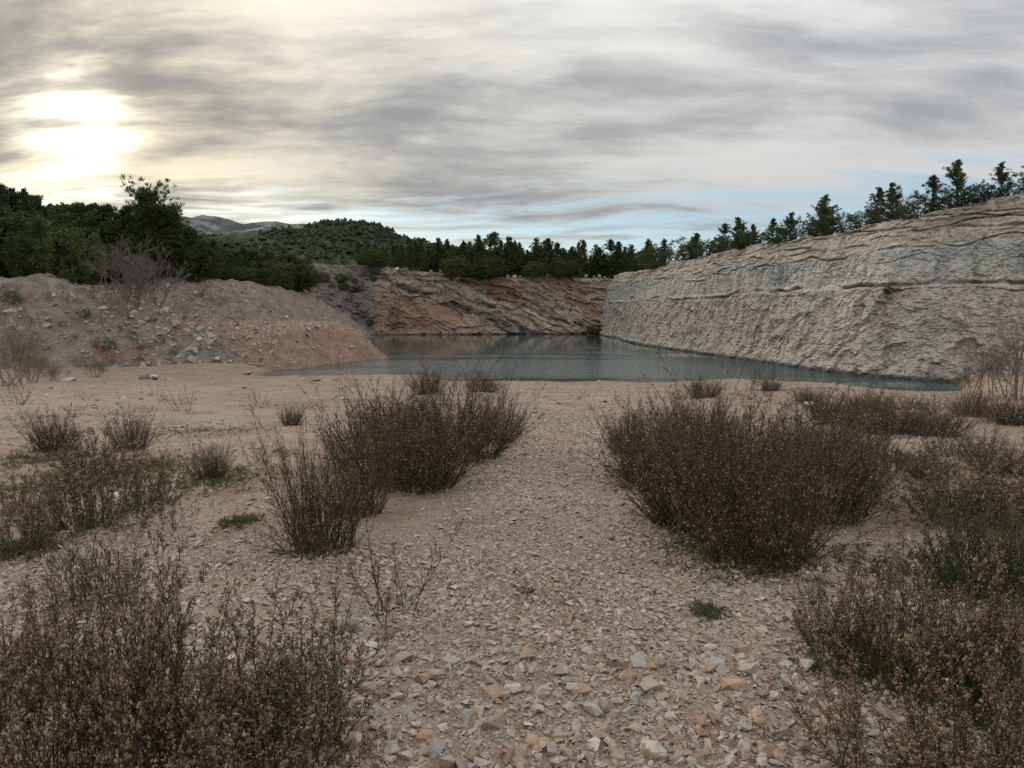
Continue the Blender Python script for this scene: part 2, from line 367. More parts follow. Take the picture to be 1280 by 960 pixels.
def mat_far(name, a, b, c_, s):
    m, t = new_mat(name); P = t.pos()
    n = t.noise(P, s, 8, .72); n_ = t.noise(P, s*6, 5, .7)
    c = t.ramp(t.math('ADD', t.math('MULTIPLY', n, .7), t.math('MULTIPLY', n_, .3)), [(.36, a), (.5, b), (.62, c_)])
    finish(t, c, .95, n_, .7, 3.0, .05); return m
def mat_water():
    m, t = new_mat('quarry_water'); P = t.pos(); x, y, z = t.sep(P)
    rip = t.noise(t.map(P, (1.0, .75, 1), (0, 0, R(12))), 1.7, 4, .6, .3)
    swell = t.noise(t.map(P, (.6, .9, 1)), .5, 3, .5)
    patch = t.noise(t.map(P, (.022, .045, 1), (0, 0, R(-8)), (1.4, .3, 0)), 1.0, 4, .5, .6)
    ruff = t.ss(t.math('SUBTRACT', patch, t.math('MULTIPLY', t.math('SUBTRACT', y, 105.0), .004)), .40, .58)
    h = t.math('ADD', rip, t.math('MULTIPLY', swell, .6))
    bs = t.math('ADD', .02, t.math('MULTIPLY', ruff, .60))
    bmp = t.n('ShaderNodeBump', {'Height': h, 'Strength': bs, 'Distance': .35}).outputs[0]
    p = t.n('ShaderNodeBsdfPrincipled', {'Base Color': (.014, .062, .066), 'Roughness': .05, 'IOR': 1.333, 'Normal': bmp})
    t.n('ShaderNodeOutputMaterial', {'Surface': p.outputs[0]}); return m

# ------------------------------------------------------------------ ground (sandy flat and gravel path)
def zg(x, y):
    return _zg(np.asarray(x, float), np.asarray(y, float))
def _zg(x, y):
    x = np.asarray(x, float); y = np.asarray(y, float)
    sp = np.log1p(np.exp(np.clip((y-8)/2.0, -30, 30)))*2.0
    z = 5.4-.070*sp
    y0 = 44-17*sst(x, 9, 17)
    drop = sst(y, y0, y0+22)*4.6*sst(x, -9, 6)*(1-sst(x-.55*y, -1.5, 4.5))
    z = z-drop
    z = z-2.2*sst(y, 84, 97)
    z = z-1.3*sst(y+2.5*fbm(x*.15, y*.15, 0, 2, 15), 68, 82)*sst(x, -31, -24)*(1-sst(x, -6, 4))
    z = z+.35*np.exp(-((x-11)**2/14+(y-36)**2/30))
    z = z+.9*sst(x, 47, 66)*sst(y, 20, 50)
    z = z+.10*fbm(x*.22, y*.22, 0, 3, 3)+.035*fbm(x*1.1, y*1.1, 0, 3, 11)*(.5+.5*sst(y, 0, 6))
    c = .25+.075*y
    z = z-.05*np.exp(-((x-c)/1.1)**2)*sst(y, 4, 8)
    return z
def gravel(x, y):
    c = .3+.070*y
    hw = .75+.045*y
    path = 1-sst(np.abs(x-c), hw*.8, hw*1.7)
    near = 1-sst(y, 3.5, 6.0)
    n = fbm(x*.9, y*.9, 0, 4, 21)*.35
    g = np.maximum(path, near*.85)+n*.6
    left = np.exp(-((x+2.2)**2/1.0+(y-4.4)**2/1.2))
    return np.clip(np.maximum(g, left)*(1-.6*sst(y, 10, 30)), 0, 1)
def ground_hit(u, v):
    dr = pix_dir(u, v); dr = dr/dr[1]
    ys = np.concatenate([np.arange(1.2, 12, .02), np.arange(12, 100, .1)])
    zr = CAMZ+dr[2]*ys; zz = zg(dr[0]*ys, ys)
    k = np.argmax(zr < zz)
    if zr[k] >= zz[k]: k = len(ys)-1
    y = ys[k]; return float(dr[0]*y), float(y), float(zz[k])
def graded(a, b, n, k, c=0.0):
    """denser around c"""
    t = np.linspace(math.asinh((a-c)/k), math.asinh((b-c)/k), n)
    return c+k*np.sinh(t)
gx = graded(-125, 130, 440, 3.0); gy = graded(-70, 101, 460, 4.0, 3.5)
X, Y = np.meshgrid(gx, gy, indexing='ij')
G = np.stack([X, Y, zg(X, Y)], -1).reshape(-1, 3)
me = mesh_np('ground', G, [grid_faces(len(gx), len(gy))], mat_ground(), True)
at = me.attributes.new('gravel', 'FLOAT', 'POINT'); at.data.foreach_set('value', gravel(X, Y).ravel().astype(np.float32))
tag(link('ground', me), kind='structure')

# water
wx = np.linspace(-62, 62, 3); wy = np.linspace(38, 245, 3)
X, Y = np.meshgrid(wx, wy, indexing='ij')
tag(link('water', mesh_np('water', np.stack([X, Y, X*0], -1).reshape(-1, 3), [grid_faces(3, 3)], mat_water())), kind='structure')

# ------------------------------------------------------------------ left banks, red mound, wooded hill
def poly_sd(x, y, poly):
    P = np.array(poly, float); Q = np.roll(P, -1, 0)
    dm = np.full(x.shape, 1e9); ins = np.zeros(x.shape, bool)
    for (ax, ay), (bx, by) in zip(P, Q):
        ex, ey = bx-ax, by-ay
        t = np.clip(((x-ax)*ex+(y-ay)*ey)/(ex*ex+ey*ey), 0, 1)
        dm = np.minimum(dm, np.hypot(x-ax-t*ex, y-ay-t*ey))
        c = ((ay > y) != (by > y)) & (x < (bx-ax)*(y-ay)/((by-ay) if by != ay else 1e-9)+ax)
        ins ^= c
    return np.where(ins, dm, -dm)
PB1 = [(-160, 20), (-95, 53), (-70, 64), (-50, 71.5), (-40, 77.5), (-27.5, 85.5), (-30, 95), (-41, 106), (-53, 119), (-70, 150), (-80, 190), (-330, 300), (-330, 20)]
PMD = [(-40, 82), (-27.5, 89.5), (-22.5, 101), (-18.5, 114), (-24, 128), (-33, 150), (-95, 150), (-95, 80)]
PB2 = [(-85, 124), (-60, 125), (-44.6, 128), (-32, 137), (-33, 150), (-36, 192), (-38, 216), (-50, 260), (-330, 330), (-330, 124)]
def cap(s, k, h):
    v = s*k; return np.where(v < h*.8, v, h*.8+h*.2*(1-np.exp(-(v-h*.8)/(h*.2))))
def zh(x, y, full=False):
    x = np.asarray(x, float); y = np.asarray(y, float)
    wob = 1.3*fbm(x*.13, y*.13, 0, 3, 5)+.5*fbm(x*.6, y*.6, 0, 3, 6)
    s1 = poly_sd(x, y, PB1)+wob; sm = poly_sd(x, y, PMD)+wob*.6; s2 = poly_sd(x, y, PB2)+wob*.8
    h1 = -.4+cap(np.maximum(s1, -8), .70, 11.0+2.2*fbm(x*.05, y*.05, 0, 3, 77))+.62*np.clip(s1-22, 0, 30)+.3*np.clip(s1-52, 0, 200)
    hm = -.6+cap(np.maximum(sm, -8), .95, 5.1)
    h2 = -.6+cap(np.maximum(s2, -8), .66, 13.6)+.10*np.clip(s2-26, 0, 60)+.25*np.clip(s2-60, 0, 200)
    z = np.maximum(np.maximum(h1, hm), h2)
    z = z+(.45*fbm(x*.40, y*.40, 0, 4, 8, .62)+.45*np.abs(fbm(x*.22+y*.1, y*.10-x*.05, 0, 4, 78, .6))+.13*fbm(x*1.5, y*1.5, 0, 2, 9))*sst(z, -.5, 1.5)
    if full: return z, s1, sm, s2, h1, hm, h2
    return z
hx = np.concatenate([np.arange(-330, -120, 6.0), np.arange(-120, -76, 1.0), np.arange(-76, -14, .40)])
hy = np.concatenate([np.arange(20, 60, 2.0), np.arange(60, 150, .42), np.arange(150, 232, .8), np.arange(232, 420, 5.0)])
X, Y = np.meshgrid(hx, hy, indexing='ij')
Z, s1, sm, s2, h1, hm, h2 = zh(X, Y, True)
me = mesh_np('hillside', np.stack([X, Y, Z], -1).reshape(-1, 3), [grid_faces(len(hx), len(hy))], mat_hill(), True)
nse = fbm(X*.25, Y*.25, 0, 4, 31)
red = sst(hm-np.maximum(h1, h2)+.5*nse, -.5, .5)*(1-sst(X, -21.5, -17.5)*.5)
red = np.maximum(red, .8*sst(-np.abs(s1-1.0)+2.0+nse*2.0, -.5, 2.2)*sst(Y+nse*5, 96, 106)*(1-sst(Y, 140, 160)))
wood = np.maximum(sst(s1+nse*2, 20, 24)*(s1 > 0), sst(s2+nse*2, 24, 28)*(s2 > 0))
for nm, a in (('red', red), ('wood', wood)):
    at = me.attributes.new(nm, 'FLOAT', 'POINT'); at.data.foreach_set('value', a.ravel().astype(np.float32))
tag(link('hillside', me), kind='structure')

# ------------------------------------------------------------------ cliffs
def facets(a, b, seed, tilt=.5):
    """blocky relief: each Voronoi cell is a plane with its own depth and tilt"""
    a, b = np.broadcast_arrays(a, b); ia, ib = np.floor(a), np.floor(b)
    best = np.full(a.shape, 1e9); out = np.zeros(a.shape)
    for i in (-1, 0, 1):
        for j in (-1, 0, 1):
            ca_, cb_ = ia+i, ib+j; zo = ca_*0
            pa = ca_+_hash(ca_, cb_, zo, seed); pb = cb_+_hash(ca_, cb_, zo, seed+1)
            dd = (a-pa)**2+(b-pb)**2
            v = _hash(ca_, cb_, zo, seed+2)*2-1+tilt*((_hash(ca_, cb_, zo, seed+3)*2-1)*(a-pa)+(_hash(ca_, cb_, zo, seed+4)*2-1)*(b-pb))*2
            m = dd < best; best = np.where(m, dd, best); out = np.where(m, v, out)
    return out
def catmull(pts, step):
    P = np.array(pts, float); out = []
    Pp = np.vstack([2*P[0]-P[1], P, 2*P[-1]-P[-2]])
    for i in range(1, len(Pp)-2):
        a, b, c, d_ = Pp[i-1], Pp[i], Pp[i+1], Pp[i+2]
        n = max(2, int(np.linalg.norm((c-b)[:2])/step))
        t = np.linspace(0, 1, n, endpoint=False)[:, None]
        out.append(.5*((2*b)+(-a+c)*t+(2*a-5*b+4*c-d_)*t*t+(-a+3*b-3*c+d_)*t**3))
    out.append(P[-1:]); return np.vstack(out)
# toe line (x, y, top z) of the right-hand face, far to near
RC = catmull([(24.5, 226, 17.0), (25.6, 208, 16.8), (27, 190, 16.6), (28.9, 147, 16.6), (32.3, 120, 16.7), (34.2, 105, 16.6), (35.8, 95, 16.6), (39, 82.5, 17.3), (43.5, 75, 18.0), (47.5, 69, 18.6), (55, 58, 19.2), (66, 44, 19.4), (82, 22, 18.5), (95, -8, 18), (105, -50, 17)], .28)
BC = catmull([(-84, 232, 23), (-60, 226, 22), (-44, 222, 20.5), (-36, 219, 19.5), (-20, 222, 18.0), (-9, 225, 16.8), (8, 229, 16.6), (19, 231, 16.6), (27, 231, 16.6), (46, 232, 16.6)], .30)
def cliff(C, nz_, prof, disp):
    n = len(C); T = np.gradient(C[:, :2], axis=0); T = unit(T)
    k = 15; Ts = np.stack([np.convolve(np.pad(T[:, i], k, 'edge'), np.ones(2*k+1)/(2*k+1), 'valid') for i in (0, 1)], -1); T = unit(Ts)
    Nrm = np.stack([-T[:, 1], T[:, 0]], -1)          # left of travel
    return T, Nrm
def build_cliff(name, C, side, rows, setback, disp, mat, crest_noise):
    T, Nrm = cliff(C, 0, 0, 0); Nrm = Nrm*side        # points into the rock
    n = len(C); s = np.arange(n)*.29
    ztop = C[:, 2]+crest_noise(s)
    wv = np.linspace(0, 1, rows)
    Zs = -1.5+(ztop[:, None]+1.5)*wv[None]
    base = setback(C[:, 0:1], Zs, ztop[:, None])
    px_ = C[:, 0:1]+Nrm[:, 0:1]*base; py_ = C[:, 1:2]+Nrm[:, 1:2]*base
    dd = disp(s[:, None]+0*Zs, px_, py_, Zs, ztop[:, None])
    px_ = px_+Nrm[:, 0:1]*dd; py_ = py_+Nrm[:, 1:2]*dd
    V = np.stack([px_, py_, Zs], -1)
    # rim and shelf running back
    rim = [V]
    for off, dz_ in ((.8, .15), (2.0, .25), (4.5, .3), (9, .35), (20, .5), (45, .8), (120, 1.5), (260, 3)):
        x_ = V[:, -1, 0]+Nrm[:, 0]*off; y_ = V[:, -1, 1]+Nrm[:, 1]*off
        z_ = ztop+dz_+.25*fbm(x_*.3, y_*.3, 0, 3, 14)
        rim.append(np.stack([x_, y_, z_], -1)[:, None])
    face = mesh_np(name, np.concatenate([V]+[rim[1]], 1).reshape(-1, 3), [grid_faces(n, rows+1)], mat, False)
    top = np.concatenate([rim[1]-np.array([0, 0, .02])]+rim[2:], 1)
    return face, top, Nrm, ztop, V
def r_setback(x, z, zt):
    b = .20*np.maximum(z, 0)
    b = b-.8*np.exp(-np.maximum(z, 0)/1.2)           # rubble foot
    b = b+.35*sst(z, 9.3, 9.8)                       # ledge
    b = b+1.2*sst(z, 13.2, zt)                       # weathered lip
    return b
def r_disp(s, x, y, z, zt):
    zl = z+.9*fbm(s*.05, 0, 0, 3, 41)+.18*fbm(s*.5, z*.3, 0, 3, 46)
    d_ = 1.3*fbm(s*.06, z*.04, 0, 3, 40)
    low = 1-sst(zl, 8.9, 9.4)
    wa = s+.8*fbm(s*.5, z*.5, 0, 3, 42); wb = z+.8*fbm(s*.5, z*.5, 5, 3, 43)
    a = wa*.75+wb*.55; b = wb*.75-wa*.45          # joints lean
    d_ = d_+low*(.20*facets(a*.42, b*.8, 401)+.13*facets(a*1.1, b*1.9, 411)+.06*facets(a*2.6, b*3.6, 421)+.05*fbm(a*2, b*2, 0, 3, 44))
    up = 1-low
    d_ = d_+up*(.16*facets(wa*.35, wb*.22, 431, .4)+.12*facets(wa*1.0, wb*.8, 441)+.06*facets(wa*2.3, wb*2.2, 451)+.16*np.abs(fbm(s*.6, z*.08, 0, 4, 45)))
    # bedding: notches that come and go along the face, each bed set back a little
    for c, dep_, wd in ((9.25, .75, .16), (8.75, .22, .08), (11.6, .16, .06), (12.85, .45, .10), (13.35, .30, .07), (13.9, .50, .09), (14.35, .28, .06), (14.8, .55, .10), (15.3, .35, .07), (15.75, .45, .08), (16.2, .30, .07), (16.6, .3, .06)):
        k = np.clip(.35+1.1*fbm(s*.16+c*7.1, c, 0, 3, 47), 0, 1) if c > 10 else np.clip(.45+1.0*fbm(s*.22, c, 0, 4, 49), .05, 1)
        zc = c+.40*fbm(s*.18+c*3, 0, 0, 4, 48)
        d_ = d_+dep_*k*np.exp(-((zl-zc)/wd)**2)-.35*dep_*k*np.exp(-((zl-zc-2.2*wd)/(1.6*wd))**2)
    # steep cracks
    for i in range(110):
        s0 = _hash(np.array([i]), np.array([3]), np.array([0]), 500)[0]*s.max(); w0 = .10+.12*_hash(np.array([i]), np.array([5]), np.array([0]), 501)[0]
        z0 = 17*_hash(np.array([i]), np.array([7]), np.array([0]), 502)[0]
        d_ = d_+.4*np.exp(-((s-s0-.25*(z-z0)-.7*fbm(z*.5+i, i, 0, 2, 503))/w0)**2)*np.exp(-((z-z0)/3.0)**2)
    return d_
fr, topr, NR, ZR, VR = build_cliff('right', RC, 1, 225, r_setback, r_disp, mat_right_cliff(), lambda s: .35*fbm(s*.15, 0, 0, 4, 51)+.15*fbm(s*1.3, 0, 0, 2, 52))
tag(link('cliff_right', fr), kind='structure')
def b_setback(x, z, zt):
    lean = .45+1.1*(1-sst(x, -41, -35))
    return lean*np.maximum(z, 0)-.6*np.exp(-np.maximum(z, 0)/1.5)
def b_disp(s, x, y, z, zt):
    q = z+.38*x+2.4*fbm(x*.06, z*.06, 0, 4, 61)
    wa = s+fbm(s*.3, z*.3, 0, 3, 67); wb = q+.6*fbm(s*.4, z*.4, 3, 3, 68)
    d_ = 2.4*fbm(s*.06, z*.06, 0, 3, 60)+.5*facets(wa*.18, wb*.5, 601)+.35*facets(wa*.45, wb*1.1, 611)+.18*facets(wa*1.1, wb*2.0, 621)+.9*np.abs(fbm(s*.16, z*.03, 0, 4, 62))
    for c, wd, am in ((1.8, 1.0, 1.0), (9.4, .45, 1.1), (6.0, .35, .6), (4.2, .3, .4), (12.5, .4, .5)):
        k = np.clip(.5+.9*fbm(s*.09+c, c, 0, 3, 69), 0, 1)
        d_ = d_+k*am*np.exp(-((q-c)/wd)**2)-.5*k*am*np.exp(-((q-c-wd*1.5)/wd)**2)
    return d_
fb, topb, NB, ZB, VB = build_cliff('back', BC, 1, 120, b_setback, b_disp, mat_back_cliff(), lambda s: .5*fbm(s*.12, 0, 0, 4, 63)+.2*fbm(s*.9, 0, 0, 2, 64))
tag(link('cliff_back', fb), kind='structure')
mp = mat_plateau()
tag(link('plateau_right', mesh_np('plateau_right', topr.reshape(-1, 3), [grid_faces(topr.shape[0], topr.shape[1])], mp, True)), kind='structure')
tag(link('plateau_back', mesh_np('plateau_back', topb.reshape(-1, 3), [grid_faces(topb.shape[0], topb.shape[1])], mp, True)), kind='structure')

# ------------------------------------------------------------------ far hills
def ridge(name, prof, d0, depth, mat, rough, seed, step):
    us = np.array([p[0] for p in prof], float); vs_ = np.array([p[1] for p in prof], float)
    xs = np.arange((us[0]-CX)/F*d0, (us[-1]-CX)/F*d0, step); ys = np.arange(d0-depth, d0+depth*.8, step)
    X, Y = np.meshgrid(xs, ys, indexing='ij')
    top = CAMZ+(388-np.interp(CX+X/d0*F, us, vs_))/F*d0
    t = (Y-d0)/depth
    sh = np.clip(1-np.abs(t)**1.5, 0, 1)
    Z = 5+(top-5)*sh+rough*fbm(X/depth*3, Y/depth*3, 0, 5, seed, .55)*(.25+.75*(1-np.exp(-(t*4)**2)))+rough*.22*fbm(X/step*.2, Y/step*.3, 0, 3, seed+3, .6)
    o = link(name, mesh_np(name, np.stack([X, Y, Z], -1).reshape(-1, 3), [grid_faces(len(xs), len(ys))], mat, False))
    tag(o, kind='structure'); return X, Y, Z
HX, HY, HZ = ridge('wooded_hill', [(-200, 300), (60, 300), (180, 305), (250, 300), (320, 297), (380, 291), (410, 286), (432, 284), (452, 281), (470, 283), (488, 291), (510, 301), (560, 312), (640, 325), (800, 350)], 520, 240, mat_far('wooded_hillside', (.028, .042, .022), (.045, .06, .03), (.12, .115, .09), .05), 5, 71, 4.0)
ridge('rocky_ridge', [(-100, 300), (150, 285), (215, 282), (232, 276), (246, 277), (262, 274), (276, 275), (290, 277), (300, 282), (318, 287), (330, 284), (350, 282), (372, 284), (395, 287), (430, 293), (520, 312), (640, 340)], 1600, 500, mat_far('pale_rock_ridge', (.05, .065, .05), (.11, .12, .105), (.34, .33, .32), .014), 20, 75, 9.0)

# ------------------------------------------------------------------ loose rock
def hull_stone(rng, npts, flat=.65, box=.5):
    bm = bmesh.new()
    p = rng.normal(size=(npts, 3)); p = unit(p)
    q = p/np.max(np.abs(p), axis=1, keepdims=True)
    p = (p*(1-box)+q*box*.8)*rng.uniform(.62, 1.0, (npts, 1))*np.array([1, rng.uniform(.6, .95), flat*rng.uniform(.75, 1.2)])
    vs_ = [bm.verts.new(tuple(a)) for a in p]
    r = bmesh.ops.convex_hull(bm, input=vs_)
    bmesh.ops.delete(bm, geom=[v for v in bm.verts if not v.link_faces], context='VERTS')
    bmesh.ops.triangulate(bm, faces=bm.faces[:])
    bm.verts.index_update()
    V = np.array([v.co[:] for v in bm.verts]); Fc = np.array([[v.index for v in f.verts] for f in bm.faces]); bm.free()
    return V, Fc
srng = np.random.default_rng(3)
SMALL = [hull_stone(srng, 8, .60, .85) for _ in range(18)]
MEDIUM = [hull_stone(srng, 16) for _ in range(10)]
LARGE = [hull_stone(srng, 13, .64, .8) for _ in range(12)]
def rotz_tilt(n, rng, tilt):
    a = rng.uniform(0, 2*np.pi, n); tx = rng.normal(0, tilt, n); ty = rng.normal(0, tilt, n)
    ca_, sa_ = np.cos(a), np.sin(a)
    Rz = np.zeros((n, 3, 3)); Rz[:, 0, 0] = ca_; Rz[:, 0, 1] = -sa_; Rz[:, 1, 0] = sa_; Rz[:, 1, 1] = ca_; Rz[:, 2, 2] = 1
    Rx = np.zeros((n, 3, 3)); c, s = np.cos(tx), np.sin(tx); Rx[:, 0, 0] = 1; Rx[:, 1, 1] = c; Rx[:, 1, 2] = -s; Rx[:, 2, 1] = s; Rx[:, 2, 2] = c
    Ry = np.zeros((n, 3, 3)); c, s = np.cos(ty), np.sin(ty); Ry[:, 1, 1] = 1; Ry[:, 0, 0] = c; Ry[:, 0, 2] = s; Ry[:, 2, 0] = -s; Ry[:, 2, 2] = c
    return Rz@Rx@Ry
def stone_mesh(P, S, protos, rng, tilt=.35):
    """many stones as one mesh: P (n,3), S (n,)"""
    n = len(P); kind = rng.integers(0, len(protos), n); Rm = rotz_tilt(n, rng, tilt)
    parts = []
    for k, (V, Fc) in enumerate(protos):
        i = np.where(kind == k)[0]
        if not len(i): continue
        W = np.einsum('nij,vj->nvi', Rm[i], V)*S[i][:, None, None]+P[i][:, None]
        parts.append((W.reshape(-1, 3), (Fc[None]+(np.arange(len(i))*len(V))[:, None, None]).reshape(-1, 3)))
    return merge(parts)
def in_view(x, y, z, pad=0):
    c, s = math.cos(PITCH), math.sin(PITCH); h = z-CAMZ
    dep = y*c-h*s; up = y*s+h*c
    u = CX+F*x/np.maximum(dep, .01); v = CY-F*up/np.maximum(dep, .01)
    return (dep > .3) & (u > -pad) & (u < 1280+pad) & (v > -pad) & (v < 960+pad), dep

# gravel of the path, drawn from the density used by the ground material
grng = np.random.default_rng(11)
def scatter(n, x0, x1, y0, y1, smin, smax, pw, dens_pow=1.0, far=False):
    x = grng.uniform(x0, x1, n); y = grng.uniform(y0, y1, n)
    ok = grng.uniform(0, 1, n) < np.clip(gravel(x, y), .04, 1)**dens_pow
    ok &= in_view(x, y, zg(x, y), 60)[0]
    x, y = x[ok], y[ok]
    s = smin*(1-grng.uniform(0, 1, len(x))*(1-(smin/smax)**pw))**(-1/pw)
    return x, y, s
sets = [scatter(60000, -3.2, 3.2, 2.2, 5.2, .008, .045, 2.0, .8), scatter(34000, -4.0, 5.0, 5.2, 9.0, .011, .045, 2.1),
        scatter(26000, -6.0, 9.0, 9.0, 17.0, .017, .06, 2.1, 1.2), scatter(40000, -24, 28, 12.0, 60.0, .028, .15, 2.4, .5), scatter(26000, -9, 9, 4.5, 13.0, .010, .06, 2.1, .45),
        scatter(9000, -3.0, 3.0, 2.2, 4.8, .015, .05, 2.3, .7), scatter(520, -1.6, 1.6, 2.3, 3.4, .03, .07, 2.0, .5), scatter(2200, -3.5, 4.0, 4.8, 8.0, .018, .045, 2.6, .9)]
x = np.concatenate([a[0] for a in sets]); y = np.concatenate([a[1] for a in sets]); s = np.concatenate([a[2] for a in sets])
z = zg(x, y)
vis, dep = in_view(x, y, z, -12)
app = np.where(vis, s/dep, 0)
order = np.argsort(-app); big = order[:215]; rest = order[215:]
P = np.stack([x, y, z+s*.12], -1)
V, Fs = merge([(a, f) for a, fl in [stone_mesh(P[rest], s[rest], SMALL, grng)] for f in [np.concatenate(fl)]] if False else [(lambda r: (r[0], np.concatenate(r[1])))(stone_mesh(P[rest], s[rest], SMALL, grng))])
tag(link('gravel', mesh_np('gravel', V, Fs, M['stone'])), 'small pale limestone gravel strewn over the path and flat', 'gravel', kind='stuff')
STONEC = {'tan': (0.521, 0.420, 0.328), 'orange': (0.504, 0.344, 0.235), 'grey': (0.454, 0.420, 0.378), 'pale': (0.588, 0.529, 0.454), 'brown': (0.403, 0.298, 0.223), 'greenish': (0.353, 0.361, 0.311)}
def stone_mat(nm, c):
    m, t = new_mat(nm+'_limestone')
    tc = t.n('ShaderNodeTexCoord').outputs['Object']; ob = t.n('ShaderNodeObjectInfo').outputs['Random']
    v4 = t.vmath('ADD', tc, t.comb(t.math('MULTIPLY', ob, 50.0), 0.0, 0.0))
    a = t.noise(v4, 1.6, 6, .65); b = t.noise(v4, 9, 6, .7)
    c0 = t.mix(t.ss(a, .4, .65), c, tuple(k*.8 for k in c))
    c0 = t.mix(1.0, c0, t.ramp(b, [(.28, (.8, .78, .76)), (.7, (1.08, 1.08, 1.08))]), 'MULTIPLY')
    c0 = t.mix(1.0, c0, t.ramp(ob, [(0, (.82, .82, .82)), (1, (1.12, 1.12, 1.12))]), 'MULTIPLY')
    finish(t, c0, .9, t.math('ADD', b, t.math('MULTIPLY', a, 2.0)), .35, .05, .15)
    return m
SM = {k: stone_mat(k, c) for k, c in STONEC.items()}
LM = {k: [mesh_np('stone', V, [Fc], SM[k]) for V, Fc in LARGE] for k in SM}
def one_stone(name, loc, size, colr, label, group=None, cat='stone', tilt=.3, i=None, sq=(1, 1, 1)):
    o = link(name, LM[colr][(random.randrange(12) if i is None else i)], None, loc, 0, tuple(size*k for k in sq))
    o.rotation_euler = (random.gauss(0, tilt), random.gauss(0, tilt), random.uniform(0, 6.28))
    return tag(o, label, cat, group)
keys = ['tan', 'orange', 'grey', 'pale', 'brown']
for i in big:
    c = keys[int(grng.choice(5, p=[.36, .2, .16, .12, .16]))]
    xx, yy = float(x[i]), float(y[i])
    zone = ('at the near left of the path' if xx < -.75 else 'at the near right of the path' if xx > .95 else 'in the middle of the near path') if yy < 4.6 else 'further along the flat'
    one_stone('stone', (xx, yy, float(z[i]+s[i]*.18)), float(s[i])*1.05, c, f'{c} limestone stone in loose gravel {zone}', f'{c} stones {zone}')
# stones that stand out, by their place on the ground
for (u, v, wpx, c, label, sq) in [
    (436, 782, 46, 'greenish', 'large grey-green rock at the foot of the sparse dry plant', (1, .8, 1.1)),
    (462, 802, 40, 'pale', 'flat pale slab lying beside the grey-green rock', (1.2, .7, .4)),
    (434, 928, 48, 'orange', 'big orange boulder half hidden by the dry bush', (1, .9, 1)),
    (455, 876, 34, 'tan', 'tan wedge-shaped stone just above the orange boulder', (1, .8, .8)),
    (742, 889, 32, 'grey', 'single dark grey stone sitting alone on the near path', (1.1, .8, .9)),
    (794, 910, 32, 'tan', 'tan triangular flat stone near the lower middle of the path', (1, .9, .5)),
    (633, 946, 34, 'orange', 'long orange stone at the bottom edge of the picture', (1.2, .8, .8)),
    (672, 937, 26, 'orange', 'rounded orange stone right of the long orange stone', (1, .9, .9)),
    (150, 612, 42, 'pale', 'flat pale slab among the weeds on the left flat', (1.5, .7, .35)),
    (182, 692, 26, 'tan', 'tan boulder behind the small near-left bush', (1, .8, .8)),
    (128, 742, 26, 'pale', 'pale upright rock under the small near-left bush', (1, .6, 1)),
    (310, 629, 18, 'tan', 'small tan stone alone on the bare left sand', (1.2, .8, .5)),
    (292, 560, 16, 'grey', 'grey flat rock behind the dark left tuft', (1.2, .9, .5)),
    (345, 561, 18, 'brown', 'brown low rock on the sand left of the middle bushes', (1.3, .8, .5)),
    (430, 497, 14, 'pale', 'pale stone alone on the far sand near the shore', (1.3, .8, .6)),
    (153, 508, 11, 'tan', 'small flat stone on the far left sand', (1.3, .8, .5)),
    (1003, 828, 28, 'tan', 'tan block at the right edge of the path by the dark bush', (1.2, .9, .8)),
    (1012, 505, 26, 'grey', 'grey block on top of the right rock pile', (1, .9, .9)),
    (1038, 517, 28, 'grey', 'grey slab in the middle of the right rock pile', (1.3, .8, .6)),
    (990, 520, 24, 'tan', 'tan boulder at the left of the right rock pile', (1.1, .9, .7)),
    (1022, 527, 22, 'pale', 'pale block at the foot of the right rock pile', (1.2, .8, .6)),
    (945, 484, 22, 'tan', 'tan rock on the crest beside the small crest bush', (1.3, .9, .7)),
    (928, 492, 18, 'brown', 'brown rock just below the crest right of the small bush', (1.3, .9, .6)),
    (962, 498, 16, 'pale', 'pale rock below the crest above the big right bush', (1.2, .9, .7)),
    (195, 470, 26, 'pale', 'pale boulder at the foot of the left scree bank', (1.3, .8, .7)),
    (182, 471, 18, 'grey', 'grey boulder left of the pale one at the bank foot', (1.2, .8, .9)),
    (212, 472, 16, 'tan', 'low tan slab right of the pale boulder at the bank foot', (1.5, .8, .4)),
    (310, 465, 20, 'tan', 'tan boulder at the corner where bank meets mound', (1.4, .8, .6)),
    (90, 472, 22, 'pale', 'pale flat rock at the left bank foot by the tan shrub', (1.5, .8, .5)),
    (380, 474, 12, 'pale', 'leftmost pale stone of the shoreline row', (1.3, .8, .6)),
    (395, 474, 12, 'tan', 'second stone from the left of the shoreline row', (1.3, .8, .6)),
    (405, 475, 12, 'pale', 'third stone from the left of the shoreline row', (1.3, .8, .5)),
    (420, 473, 15, 'brown', 'rightmost and largest stone of the shoreline row', (1.5, .8, .5)),
]:
    gx_, gy_, gz_ = ground_hit(u, v+wpx*.18)
    sz = wpx/F*math.hypot(gy_, CAMZ-gz_)*.5
    one_stone('rock', (gx_, gy_, gz_+sz*.28*sq[2]), sz, c, label, cat='rock', tilt=.12, sq=sq)

